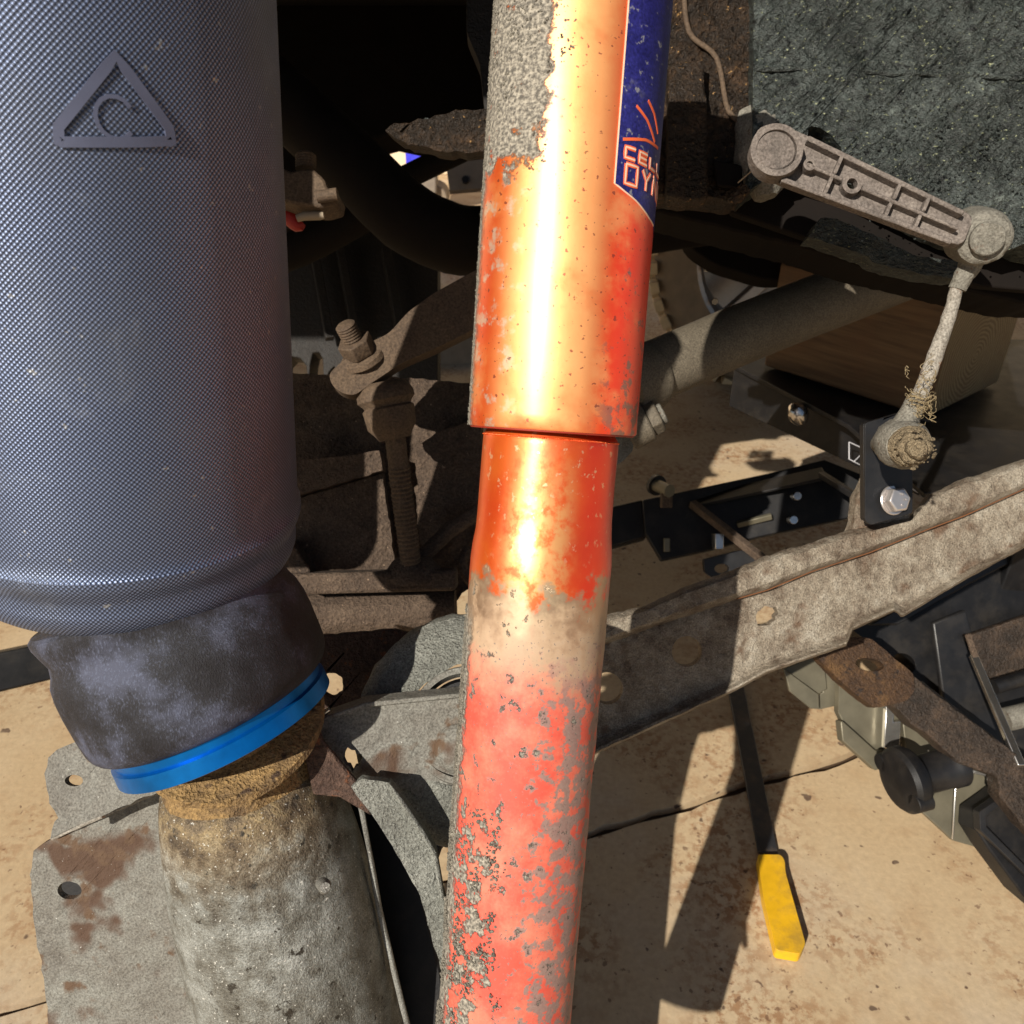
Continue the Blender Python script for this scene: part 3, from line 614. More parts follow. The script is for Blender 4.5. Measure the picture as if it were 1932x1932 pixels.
for x in xs:
    d = .600+(x-1385)/1516*.05; tp, gv, bt = interp(TOP, x), interp(GRV, x), interp(BOT, x)
    nz = lambda k: noise.noise(Vector((x*.03, k, 0)))*3.2+noise.noise(Vector((x*.1, k, 3)))*2.0
    col = [(tp+nz(1), d+.035), (tp+nz(1), d+.002), (tp+nz(1)+3, d-.005), (tp+nz(1)+10, d-.011)]
    for s in (.25, .45, .65, .82, .93): col.append((tp+(gv-tp)*s+nz(s*4)*.4, d-.0125+(.003 if s > .9 else 0)))
    col += [(gv+nz(9)*.4, d-.002), (gv+3+nz(9)*.4, d+.005)]
    for s in (.08, .2, .35, .5, .65, .78, .86): col.append((gv+(bt-gv)*s, d+.004+.0008*noise.noise(Vector((x*.03, s*8, 7)))))
    col += [(gv+(bt-gv)*.91, d+.001), (gv+(bt-gv)*.95, d-.005), (bt-4+nz(11)*.3, d-.006), (bt+nz(11)*.3, d+.002), (bt+nz(11)*.3, d+.012)]
    col += [(gv+(bt-gv)*.9, d+.014), (gv+(bt-gv)*.5, d+.014), (gv+6, d+.014), (gv-2, d+.030)]
    cols = len(col)
    for (y, dd) in col:
        p = P(x, y, dd); p += F_*(.0007*noise.noise(p*220)+.0009*noise.noise(p*90)); Vs.append(p)
Fc = []
for i in range(len(xs)-1):
    for k in range(cols):
        k2 = (k+1) % cols; Fc.append((i*cols+k, i*cols+k2, (i+1)*cols+k2, (i+1)*cols+k))
Fc.append(tuple(range(cols))); m_ = (len(xs)-1)*cols; Fc.append(tuple(range(m_, m_+cols))[::-1])
arm = link('channel', Vs, Fc, M_arm, t, smooth=50)
def hole(cx, cy, rx, ry, rot, n=26, amp=0):
    pl = PL(.602+(cx-1385)/1516*.05); V, Fc = plate_geo(ell(cx, cy, rx, ry, rot, n, amp), pl, .06); m = len(V)//2
    return [p-pl.n*.05 for p in V[:m]]+V[m:], Fc
cutters(arm, [hole(1297, 1230, 29, 29, -.4), hole(1147, 1300, 29, 31, -.4), hole(1449, 1163, 22, 17, -.5, 18, .5)])
# rust line lying in the groove (a thin bead of rust)
gp = [(P(x, interp(GRV, x)+1, .600+(x-1385)/1516*.05-.0045), -.0003+.0007+.0003*noise.noise(Vector((x*.1, 0, 0)))) for x in range(1390, 2000, 10)]
tube('rust_bead', gp, M_groove, t, 6)
# lug for the bracket
plate('lug', [(1602, 1010), (1612, 985), (1616, 940), (1634, 905), (1640, 880), (1690, 870), (1716, 900), (1716, 985), (1690, 1015), (1640, 1022)], PL(.606), .012, M_arm, t, rough=1.5, bevel=.002)

# ------------------------------------------------------------------ black link bracket
t = thing('link_bracket', 'black flat bracket plate bolted to the arm below the drop link', 'bracket', P(1680, 980, .56))
bp = PL(.560, .02, -.1)
plate('bracket_plate', [(1632, 798), (1700, 778), (1722, 792), (1722, 968), (1642, 991), (1632, 982)], bp, .005, M_black, t, round_=6, bevel=.0009)
plate('folded_edge', [(1629, 800), (1634, 797), (1634, 984), (1630, 980)], PL(.5615, .02, -.1), .006, M_black, t, round_=3)
bc = bp.at(1683, 944); bx = (P(1684, 944, .5)-P(1676, 940, .56)).normalized(); bx = (-F_*.85-R_*-.25+U_*.05).normalized()
cyl('washer', bc, bc+bx*.0018, .0105, M_bolt, t, 32)
V, Fc = hexgeo(bc+bx*.0018, bx, .0092, .0065, .25); hb = link('bolt_head', V, Fc, M_bolt, t, bevel=.0008)
for k in range(5):
    a = k*1.25; p = bc+bx*.0083+R_*.004*cos(a)+U_*.004*sin(a); V, Fc = hexgeo(p, bx, .0009, .0004, n=8); link('head_mark', V, Fc, M_bolt, hb)
cyl('spacer', bp.at(1660, 838)-F_*.002, P(1672, 832, .495), .007, M_joint, t, 20)

# ------------------------------------------------------------------ track rod
t = thing('track_rod', 'thick brown tube running up to the right behind the shock absorber', 'steering rod', P(1230, 700, .7))
tube('tube', [R3(1180, 722, .69, 59), R3(1250, 694, .70, 58), R3(1450, 610, .745, 56), R3(1700, 515, .80, 54), R3(2000, 400, .87, 50)], M_tube, t, 36, .0005, 60, 3)
c = P(1212, 712, .688)
lathe('clamp', P(1170, 732, .682), P(1243, 698, .70), [(0, .0295), (.002, .031), (.030, .031), (.034, .0295)], M_tube, t, 40)
cb = P(1195, 808, .67); ca = (P(1250, 780, .665)-cb).normalized()
cyl('clamp_ear', cb-ca*.006, cb+ca*.014, .017, M_tube, t, 28); V, Fc = hexgeo(cb+ca*.014, ca, .0145, .010, .2); link('clamp_bolt', V, Fc, M_tube, t, bevel=.001); cyl('stud', cb+ca*.024, cb+ca*.028, .009, M_joint, t, 18)
plate('clamp_lug', [(1160, 820), (1196, 828), (1194, 850), (1178, 868), (1160, 880)], PL(.69), .02, M_joint, t, round_=4)

# ------------------------------------------------------------------ steering arm with bolt and ball joint
t = thing('steering_arm', 'dusty forged steering arm with a bolt through its end, left of the shock', 'steering arm', P(690, 690, .6))
fo = [(620, 706), (643, 683), (703, 643), (733, 630), (770, 588), (820, 552), (883, 517), (960, 480), (960, 590), (893, 622), (825, 656), (758, 685), (708, 718), (668, 747), (643, 741), (626, 726)]
o = plate('arm', fo, PL(.60, .12, 0), .026, M_forge, t, round_=14, bevel=.006, seg=4)
sa = P(650, 612, .575); sb_ = P(694, 692, .60); sx_ = (sb_-sa).normalized(); ln = (sb_-sa).length
lathe('stud', sa, sb_, [(0, .0062), (.001, .0075)]+[(.002+i*.0011, .0076 if i % 2 else .0071) for i in range(12)]+[(ln, .0075)], M_forge, t, 24)
V, Fc = hexgeo(sa+sx_*.0135, sx_, .0132, .013, .3); link('nut', V, Fc, M_forge, t, bevel=.001)
lathe('washer', sa+sx_*.0262, sa+sx_*.032, [(0, .0145), (.001, .0165), (.0045, .0175), (.0055, .0165)], M_forge, t, 28, .0005, 200)
t = thing('ball_joint', 'dusty ball joint boot on a threaded rod below the steering arm', 'ball joint', P(775, 1060, .63))
A = P(722, 722, .60); B = P(745, 828, .605); k_ = (B-A).length
lathe('boot', A, B, [(s*k_, r*.605/FPX) for s, r in ((0, 36), (.08, 48), (.2, 54), (.30, 54), (.38, 46), (.42, 44), (.46, 49), (.6, 48), (.78, 46), (.9, 36), (1, 30))], M_forge, t, 36, .0005, 120)
A = P(745, 822, .605); B = P(775, 1062, .63); k_ = (B-A).length
lathe('threaded_rod', A, B, [(i*k_/60, (.0078 if i < 14 else (.0086 if i % 2 else .0078))) for i in range(61)], M_forge, t, 24, .0006, 200)

# ------------------------------------------------------------------ axle housing
t = thing('axle_housing', 'dusty brown cast axle housing in shade behind the ball joint rod', 'axle housing', P(700, 1000, .66))
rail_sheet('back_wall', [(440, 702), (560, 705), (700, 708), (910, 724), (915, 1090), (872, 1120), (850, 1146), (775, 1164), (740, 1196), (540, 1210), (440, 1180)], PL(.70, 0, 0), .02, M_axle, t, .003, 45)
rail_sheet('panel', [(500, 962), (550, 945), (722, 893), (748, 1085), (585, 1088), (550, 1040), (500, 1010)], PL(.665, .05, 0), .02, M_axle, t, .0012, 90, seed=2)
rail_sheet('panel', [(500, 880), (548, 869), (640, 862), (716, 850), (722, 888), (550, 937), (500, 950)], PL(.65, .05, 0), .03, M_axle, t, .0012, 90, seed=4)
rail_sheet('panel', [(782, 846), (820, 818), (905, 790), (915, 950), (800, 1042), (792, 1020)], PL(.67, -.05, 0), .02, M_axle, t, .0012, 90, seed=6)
bar('ledge', P(540, 1100, .64), P(862, 1092, .64), .03, .0165, M_axle, t, up=U_, bevel=.003)
plate('gusset', [(520, 1030), (548, 1020), (585, 1075), (590, 1118), (560, 1118), (530, 1066)], PL(.635), .02, M_axle, t, rough=1.5)
tube('flange_rib', [R3(790, 1055, .645, 14), R3(850, 1000, .65, 15), R3(910, 960, .655, 16)], M_axle, t, 14, .0012, 120)
tube('cross_tube', [R3(540, 1158, .68, 42), R3(700, 1156, .68, 41), R3(860, 1150, .68, 38)], M_axle, t, 28, .0008, 60)
tube('bracket_curve', [R3(884, 1035, .66, 10), R3(872, 1060, .66, 10), R3(878, 1085, .66, 10), R3(900, 1110, .66, 10)], M_axle, t, 10, .0004, 100, 3)
lathe('rod_seat', P(777, 1050, .635), P(780, 1085, .64), [(0, .009), (.004, .016), (.012, .022), (.016, .022)], M_axle, t, 24, .001, 120)
# top bolt clump and cap, upper left
t = thing('mount_bolt', 'muddy mounting bolt beside the air spring, upper left', 'bolt', P(570, 350, .6))
o = plate('lug', [(480, 308), (527, 312), (550, 325), (565, 318), (592, 318), (612, 340), (620, 358), (637, 361), (634, 383), (600, 390), (560, 386), (520, 374), (480, 370)], PL(.59), .03, M_forge, t, rough=2, bevel=.005)
lathe('stud', P(577, 290, .605), P(577, 322, .605), [(0, .006)]+[(.001+i*.001, .0078 if i % 2 else .0072) for i in range(12)], M_forge, t, 20)
cyl('side_bolt', P(598, 372, .585), P(637, 366, .585), .0045, M_forge, t, 16)
t = thing('red_cap', 'dark red plastic cap under the muddy bolt beside the air spring', 'cap', P(550, 415, .62))
tube('cap_body', [R3(520, 395, .62, 14), R3(545, 408, .62, 17), R3(562, 425, .62, 13), R3(570, 420, .62, 8)], M_redp, t, 16, smooth=3)
tube('pale_pin', [R3(560, 412, .60, 7), R3(572, 408, .60, 8), R3(604, 407, .60, 8), R3(611, 406, .60, 6)], M_pale, t, 14, .0004, 200)

# ------------------------------------------------------------------ bushing eye
t = thing('bushing_eye', 'rounded grey green casting of the arm bushing behind the shock, lower middle', 'bushing', P(885, 1370, .43))
A = P(880, 1368, .415); B = P(900, 1385, .52); r_ = .415/FPX
lathe('eye_casting', A, B, [(.0, 112*r_), (-.001, 120*r_), (.002, 150*r_), (.004, 190*r_), (.010, 215*r_), (.022, 226*r_), (.06, 226*r_), (.1, 220*r_)], M_eye, t, 90, .0016, 90, closed=False)
lathe('sleeve_ring', A, B, [(.004, 92*r_), (-.003, 96*r_), (-.003, 107*r_), (.004, 112*r_)], M_grey, t, 60, closed=False)
lathe('inner_bush', A, B, [(.006, 0.0001), (.006, 84*r_), (.010, 92*r_), (.03, 92*r_)], M_blackd, t, 48, closed=False)

# ------------------------------------------------------------------ axle brackets (lower left)
t = thing('axle_bracket', 'folded grey bracket plates with round holes, bottom left below the air spring', 'bracket', P(200, 1560, .42))
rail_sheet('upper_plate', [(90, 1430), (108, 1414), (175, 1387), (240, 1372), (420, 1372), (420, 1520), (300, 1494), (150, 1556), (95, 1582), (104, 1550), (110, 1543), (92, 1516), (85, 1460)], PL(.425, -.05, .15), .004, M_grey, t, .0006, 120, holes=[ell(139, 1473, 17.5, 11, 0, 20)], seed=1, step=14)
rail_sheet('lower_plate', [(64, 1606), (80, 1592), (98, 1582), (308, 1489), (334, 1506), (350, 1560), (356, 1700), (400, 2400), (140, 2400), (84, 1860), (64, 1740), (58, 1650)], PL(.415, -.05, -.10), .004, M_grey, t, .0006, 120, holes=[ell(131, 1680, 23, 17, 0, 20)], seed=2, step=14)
tube('fold_weld', [(PL(.412, -.05, -.10).at(x, 1582-(x-98)*.443), .0011) for x in range(98, 312, 12)], M_link, t, 8, .0004, 300)
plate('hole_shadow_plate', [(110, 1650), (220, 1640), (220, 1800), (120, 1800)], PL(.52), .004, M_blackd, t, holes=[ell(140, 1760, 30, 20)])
t = thing('axle_tube', 'grey cast axle end with rust stained top below the air spring', 'axle', P(530, 1700, .43))
def interp_r(v):
    tb = [(0, 134), (.026, 141), (.031, 149), (.036, 155), (.045, 161), (.060, 169), (.075, 177), (.09, 183), (.14, 190)]
    for (a, b), (c, d) in zip(tb, tb[1:]):
        if v <= c: return b+(d-b)*(v-a)/(c-a)
    return 190
A = P(436, 1362, .400); B = P(737, 2550, .527); k_ = (B-A).length; q = .42/FPX
lathe('stub', A, B, [(0, 134*q*.96), (.012, 137*q*.96), (.022, 139*q*.97), (.030, 143*q), (.034, 148*q)], M_ochre, t, 60, .0012, 90)
lathe('casting', A, B, [(.026, 120*q), (.028, 141*q), (.031, 149*q), (.036, 155*q), (.045, 161*q), (.060, 169*q), (.075, 177*q), (.09, 183*q), (.14, 190*q), (k_, 194*q)], M_cast2, t, 140, .0006, 60)
lathe('spring_seat', P(433, 1352, .385), P(445, 1380, .395), [(0, 168*.39/FPX), (.003, 172*.39/FPX), (.0075, 160*.39/FPX), (.009, 120*.39/FPX)], M_ochre, t, 60, .0008, 120)
tube('casting_ridge', [(P(x, y, d), .0016) for x, y, d in ((668, 1478, .415), (682, 1530, .418), (694, 1590, .42), (704, 1650, .423), (716, 1720, .428), (760, 1900, .437), (900, 2420, .47))], M_cast, t, 10, .0008, 200)
tube('bleed_stud', [R3(608, 1668, .372, 12), R3(612, 1672, .366, 13), R3(614, 1674, .362, 9)], M_cast, t, 16, .0007, 300)
tube('ridge_left', [(P(x, y, d), .0013) for x, y, d in ((322, 1480, .395), (338, 1530, .40), (350, 1600, .405), (352, 1690, .41), (372, 1850, .415), (430, 2400, .44))], M_cast, t, 8, .0008, 200)
t = thing('shock_mount_plate', 'flat grey mounting plate behind the lower end of the shock absorber', 'mounting plate', P(740, 1400, .41))
mp_ = PL(.402, .06, -.05)
rail_sheet('mount_plate', [(545, 1378), (575, 1362), (603, 1354), (640, 1338), (690, 1329), (780, 1318), (920, 1306), (960, 1400), (950, 1600), (860, 1560), (833, 1547), (808, 1522), (775, 1491), (738, 1482), (690, 1480), (600, 1500), (560, 1480)], mp_, .005, M_grey, t, .0005, 120, holes=[ell(664, 1432, 19, 17, .9, 18, .7)], seed=9, step=14)
plate('plate_lip', [(600, 1357), (690, 1326), (920, 1303), (920, 1312), (690, 1336), (602, 1362)], PL(.398, .06, -.05), .014, M_grey, t, bevel=.001)
c = mp_.at(868, 1412); lathe('dome', c, c-F_*.012, [(0, .0135), (.003, .0125), (.006, .009), (.0075, .004), (.008, .0001)], M_grey, t, 32)
plate('strut_plate', [(560, 1362), (590, 1355), (610, 1400), (668, 1470), (690, 1490), (700, 1540), (640, 1505), (590, 1500)], PL(.392, .06, 0), .004, M_rust, t, bevel=.001)
t = thing('slanted_strap', 'grey slanted strap running down beside the axle casting, bottom middle', 'strap', P(760, 1600, .41))
rail_sheet('strap', [(662, 1484), (682, 1468), (733, 1477), (756, 1506), (800, 1570), (822, 1610), (834, 1690), (850, 1760), (1060, 2400), (960, 2300), (793, 1690), (748, 1610), (703, 1540)], PL(.398, .1, .05), .007, M_eye, t, .0007, 120, seed=5, step=14)
plate('return_edge', [(733, 1477), (756, 1504), (800, 1568), (824, 1610), (838, 1690), (855, 1760), (945, 2020), (935, 2022), (846, 1770), (828, 1690), (815, 1612), (790, 1573), (748, 1510)], PL(.394, .1, .05), .012, M_eye, t, bevel=.0012)
t = thing('backing_plate', 'dark rusty plate with a hole behind the blue ring of the air spring', 'plate', P(680, 1260, .5))
plate('plate', [(470, 1175), (595, 1200), (745, 1187), (790, 1200), (720, 1350), (600, 1380), (520, 1330)], PL(.52), .006, M_rust, t, rough=1.5, holes=[ell(628, 1292, 19, 22, .2, 16, .4)])
plate('dark_web', [(620, 1480), (800, 1490), (845, 1560), (880, 1560), (900, 1590), (835, 1598), (800, 1700), (1000, 2500), (620, 2500)], PL(.50, 0, .1), .01, M_blackd, t, bevel=.002)
tube('washer_edge', [R3(598, 1350, .40, 5), R3(612, 1345, .40, 6), R3(622, 1338, .40, 5)], M_zincs, t, 10)

# ------------------------------------------------------------------ air spring
t = thing('air_spring', 'large dark blue grey air spring bellows with black piston and blue ring', 'air spring', P(425, 1375, .38))
def dsl(y): return .360+(y-960)/FPX*.36*.33
A = P(80, -330, dsl(-330)); B = P(250, 960, dsl(960)); ax = (B-A).normalized(); k_ = (B-A).length
r0 = .0705; pr = []
n_ = 60
for i in range(n_+1): pr.append((k_*.955*i/n_, r0+.0012*(i/n_)))
pr += [(k_*.972, .0716), (k_*.985, .0724), (k_-.003, .0730), (k_+.000, .0731), (k_+.003, .0722), (k_+.006, .0705), (k_+.009, .0697), (k_+.013, .0703), (k_+.016, .0702), (k_+.019, .0692), (k_+.022, .0675), (k_+.0245, .0650), (k_+.027, .0615), (k_+.0285, .057), (k_+.029, .052), (k_+.028, .046), (k_+.025, .040)]
lathe('sleeve', A, B, pr, M_cord, t, 128, closed=False)
Sl_a, Sl_f, Sl_s = frame(B-A)
SLA = A
def on_sleeve(th, v, off=0): return SLA + Sl_a*v + (Sl_f*cos(th)+Sl_s*sin(th))*(r0+.0008+off)
# raised triangle emblem moulded in the rubber
def sl_uv(px, py):
    """closest sleeve coordinates of a picture point (intersection of the sight line and the cylinder)"""
    o = CAM-SLA; d = ray(px, py); o2 = o-Sl_a*o.dot(Sl_a); d2 = d-Sl_a*d.dot(Sl_a); rr = r0+.0006
    a = d2.dot(d2); b = 2*o2.dot(d2); c = o2.dot(o2)-rr*rr; q = b*b-4*a*c
    tt = (-b-sqrt(max(q, 0)))/(2*a); p = o+d*tt; w = p-Sl_a*p.dot(Sl_a)
    return atan2(w.dot(Sl_s), w.dot(Sl_f)), p.dot(Sl_a)
def ribbon(pts, wid, off, surf, thick=.0006, n=6):
    """flat raised strip along surface coordinates"""
    gs = []; dense = []
    for (a, b) in zip(pts, pts[1:]):
        for j in range(n): dense.append((a[0]+(b[0]-a[0])*j/n, a[1]+(b[1]-a[1])*j/n))
    dense.append(pts[-1]); V = []; Fc = []
    P3 = [surf(th, v, off) for th, v in dense]; Pb = [surf(th, v, off-thick) for th, v in dense]
    for i, p in enumerate(P3):
        tg = (P3[min(i+1, len(P3)-1)]-P3[max(i-1, 0)]); nn = (p-Pb[i]).normalized(); sd = tg.cross(nn).normalized()*wid/2
        V += [p+sd, p-sd, Pb[i]-sd, Pb[i]+sd]
    for i in range(len(P3)-1):
        for k in range(4): Fc.append((i*4+k, i*4+(k+1) % 4, i*4+4+(k+1) % 4, i*4+4+k))
    Fc += [(0, 1, 2, 3), (len(V)-4, len(V)-3, len(V)-2, len(V)-1)]
    return V, Fc
M_emb = plain('smooth_moulded_rubber', (.075, .085, .14), .5, 0, .1)
q1 = sl_uv(112, 268); q2 = sl_uv(322, 268); q3 = sl_uv(217, 105)
tri = [sl_uv(217, 268), sl_uv(265, 268), (q2[0]-.03, q2[1]-.0002), q2, (q2[0]-.005, q2[1]-.004), q3, (q1[0]+.005, q1[1]-.004), q1, (q1[0]+.03, q1[1]-.0002), sl_uv(165, 268), sl_uv(217, 268)]
link('emblem_frame', *ribbon(tri, .0030, .0006, on_sleeve, .0008), M_emb, t, bevel=.0004)
cq = sl_uv(217, 222); arc = [(cq[0]+.075*cos(a), cq[1]+.0058*sin(a)) for a in [radians(x) for x in range(40, 330, 24)]]
link('emblem_letter', *ribbon(arc, .0012, .0004, on_sleeve, .0008, 2), M_emb, t)
# scratch of pale scuff on the crease
tube('scuff', [(on_sleeve(th, k_-.0065+.003*th*th*0, .0014), .00035) for th in [-.62+.02*i for i in range(15)]], M_pale, t, 6)
# piston
pu = Vector((.432, .902)); 
def dpi(y): return .366+(y-1110)/FPX*.366*.20
A = P(302, 1106, dpi(1106)); B = P(302+115, 1106+240, dpi(1346)); k_ = (B-A).length; q = .372/FPX
pp = [(-8, 150), (-6, 222), (0, 229), (12, 230), (30, 226), (50, 220), (66, 222), (85, 230), (110, 234), (140, 235), (180, 234), (210, 232), (222, 228), (232, 221), (240, 211), (243, 203), (244, 180)]
lathe('piston', A, B, [(a*q*1.03, b*q) for a, b in pp], M_piston, t, 96, .0007, 45)
lathe('blue_ring', A, B, [(244*q*1.03, 120*q), (244*q*1.03, 201*q), (260*q*1.03, 199*q), (263*q*1.03, 206*q), (291*q*1.03, 207*q), (293*q*1.03, 203*q), (293*q*1.03, 120*q)], M_blue, t, 96)
lathe('ring_seat', A, B, [(293*q*1.03, 188*q), (300*q*1.03, 184*q), (304*q*1.03, 150*q)], M_rust, t, 80, .0006, 120)

# ------------------------------------------------------------------ shock absorber
t = thing('shock_absorber', 'orange red shock absorber with peeling paint and mud, centre of the picture', 'shock absorber', P(948, 1930, .385))
def dsh(y): return .360+(y-812)/FPX*.36*.10
A = P(1123, -330, dsh(-330)); B = P(1041, 812, dsh(812)); k1 = (B-A).length; ru = .0376
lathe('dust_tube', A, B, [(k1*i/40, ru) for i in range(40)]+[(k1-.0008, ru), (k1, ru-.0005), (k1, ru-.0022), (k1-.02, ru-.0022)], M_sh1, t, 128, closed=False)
T_a, T_f, T_s = frame(B-A); TA = A
def on_tube(th, v, off=0): return TA+T_a*v+(T_f*cos(th)+T_s*sin(th))*(ru+off)
A2 = P(1042, 790, dsh(790)); B2 = P(907.8, 2460, dsh(2460)); k2 = (B2-A2).length
q = .362/FPX
def yl(y): return (y-790)/(2460-790)*k2
lp2 = [(0, 110*q), (yl(800), 112*q), (yl(812), 118*q), (yl(819), 124*q), (yl(826), 126.5*q), (yl(834), 127*q), (yl(900), 127*q), (yl(958), 127*q), (yl(985), 129*q), (yl(1010), 132.5*q), (yl(1035), 134*q)]+[(yl(y), (134-(y-1050)*.002)*q) for y in range(1060, 2461, 20)]
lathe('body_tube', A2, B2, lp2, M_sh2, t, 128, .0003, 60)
S_a, S_f, S_s = frame(B2-A2)
# knurled crimp at the top of the body
sp = []
bd = []
for i in range(110):
    th = -1.6+3.2*i/109; p = A2+S_a*yl(824)+(S_f*cos(th)+S_s*sin(th))*(126.6*q); bd.append((p, .00050))
cr = clods('crimp_bead', bd, M_sh2, t)
tube('inner_lip', [(B+T_a*.0002+(T_f*cos(a)+T_s*sin(a))*(ru-.0016), .0006) for a in [2*pi*i/48 for i in range(49)]], M_redin, t, 8)
# mud crust grains
sp = []
def on_body(th, y, off=0): return A2+S_a*yl(y)+(S_f*cos(th)+S_s*sin(th))*(134*q+off)
for i in range(2600):
    y = random.uniform(1120, 1960); th = -1.55+abs(random.gauss(0, .22)); w = noise.noise(Vector((th*3, y*.012, 1)))
    if w+.25 > abs(th+1.5)*1.2: sp.append((on_body(th, y), random.uniform(.0003, .0010)))
for i in range(2600):
    y = random.uniform(1440, 1960); th = random.uniform(-1.3, -.1); w = noise.noise(Vector((th*4, y*.018, 4)))
    if w > .12: sp.append((on_body(th, y), random.uniform(.0003, .0009)))
for i in range(900):
    th = -1.45+abs(random.gauss(0, .10)); sp.append((on_tube(th, random.uniform(0, k1)), random.uniform(.0002, .0006)))
for i in range(1500):
    v_ = random.uniform(0, k1*.60); th = random.uniform(-1.3, -.1); w = noise.noise(Vector((th*4, v_*70, 9)))+.45-max(0, v_/k1-.30)*2.4
    if w > .1: sp.append((on_tube(th, v_), random.uniform(.0002, .0008)))
clods('mud_crust', sp, M_crust, t)
# decal
def tb_uv(px, py):
    o = CAM-TA; d = ray(px, py); o2 = o-T_a*o.dot(T_a); d2 = d-T_a*d.dot(T_a); rr = ru
    a = d2.dot(d2); b = 2*o2.dot(d2); c = o2.dot(o2)-rr*rr; q_ = b*b-4*a*c
    tt = (-b-sqrt(max(q_, 0)))/(2*a); p = o+d*tt; w = p-T_a*p.dot(T_a)
    return atan2(w.dot(T_s), w.dot(T_f)), p.dot(T_a)
e = [tb_uv(1160, 150), tb_uv(1160, 242), tb_uv(1160, 345)]
bl_ = [tb_uv(1160, 345), tb_uv(1180, 361), tb_uv(1200, 378), tb_uv(1214, 395), tb_uv(1225, 412), tb_uv(1232, 425)]
th0 = e[2][0]; bott = bl_+[(1.7, bl_[-1][1]+.012), (2.6, bl_[-1][1]+.014)]
bott = sorted(bott); V = []; Fc = []; nt = 46; nv = 14
for i in range(nt+1):
    th = th0+(2.6-th0)*i/nt; vb = interp(bott, th)
    for j in range(nv+1): V.append(on_tube(th, -.0+ (vb)*j/nv, .00022))
for i in range(nt):
    for j in range(nv): a = i*(nv+1)+j; Fc.append((a, a+1, a+nv+2, a+nv+1))
dec = link('decal', V, Fc, M_navy, t)
edge_pts = [(th0, .0), (th0, bl_[0][1])]+bl_[1:]
link('decal_border', *ribbon([(a-.006, b+.0003) for a, b in edge_pts], .0006, .0003, on_tube, .0002, 4), M_peach, dec)
# lettering: strokes in letter cells (x to the right, y down, 0..1)
GL = {'C': [[(1, 0), (0, 0), (0, 1), (1, 1)]], 'E': [[(1, 0), (0, 0), (0, 1), (1, 1)], [(0, .5), (.9, .5)]], 'L': [[(0, 0), (0, 1), (1, 1)]],
      'D': [[(0, 0), (1, 0), (1, 1), (0, 1), (0, 0)]], 'Y': [[(0, 0), (.5, .5), (1, 0)], [(.5, .5), (.5, 1)]], 'N': [[(0, 1), (0, 0), (1, 1), (1, 0)]], 'A': [[(0, 1), (.5, 0), (1, 1)], [(.2, .65), (.8, .65)]]}
def word(txt, px, py, h_, wth, gap, name):
    th, v_ = tb_uv(px, py); gs = []; gp_ = []
    for chx in txt:
        for st in GL[chx]:
            pts = [(th+x*wth, v_+y*h_) for x, y in st]
            gs.append(ribbon(pts, .0018, .0004, on_tube, .0002, 3)); gp_.append(ribbon(pts, .0007, .0005, on_tube, .0001, 3))
        th += wth+gap
    o = link(name, *merge(gs), M_orange, dec); link('inline', *merge(gp_), M_peach, dec)
word('CELL', 1180, 277, .0040, .14, .07, 'lettering'); word('DYNA', 1181, 309, .0074, .17, .09, 'lettering')
for (a, b) in (((1175, 263), (1240, 280)), ((1222, 190), (1240, 252)), ((1200, 200), (1234, 268))):
    p, q_ = tb_uv(*a), tb_uv(*b); m2 = ((p[0]+q_[0])/2, (p[1]+q_[1])/2-.0012)
    link('swoosh', *ribbon([p, m2, q_], .0011, .0004, on_tube, .0002, 8), M_orange, dec)

# ------------------------------------------------------------------ timber block
zt = P(1749, 789, .92).z
hz = HZ(zt); a_ = hz.at(1749, 789); b_ = hz.at(1440, 690); c_ = hz.at(1924, 747)
ab = b_-a_; ac = c_-a_; ac = (ac-ab*(ac.dot(ab)/ab.dot(ab)))*1.16; hh = Vector((0, 0, .135))
t = thing('timber_block', 'brown timber block standing on the black jack, end grain facing right', 'wooden block', a_)
# body with uv for grain
def quad(name, p, u, v, m, par, sub=1):
    V = [p, p+u, p+u+v, p+v]; o = link(name, V, [(0, 1, 2, 3)], m, par); ul = o.data.uv_layers.new(name='UVMap'); return o, ul
V = [a_, b_, b_+ac, a_+ac]; V = V+[p+hh for p in V]
me_o = link('timber', V, [(3, 2, 1, 0), (4, 5, 6, 7), (0, 1, 5, 4), (1, 2, 6, 5), (2, 3, 7, 6), (3, 0, 4, 7)], M_wood, t)
me_o.data.materials.append(M_wend); ul = me_o.data.uv_layers.new(name='UVMap')
for p in me_o.data.polygons:
    end = abs(p.normal.dot(ab.normalized())) > .8
    if end: p.material_index = 1
    for li in p.loop_indices:
        co = me_o.data.vertices[me_o.data.loops[li].vertex_index].co
        if end: ul.data[li].uv = (co.dot(ac.normalized())-.085, co.z-.055)
        else: ul.data[li].uv = (co.dot(ab.normalized()), co.z+co.dot(ac.normalized()))
bv = me_o.modifiers.new('bevel', 'BEVEL'); bv.width = .004; bv.segments = 3

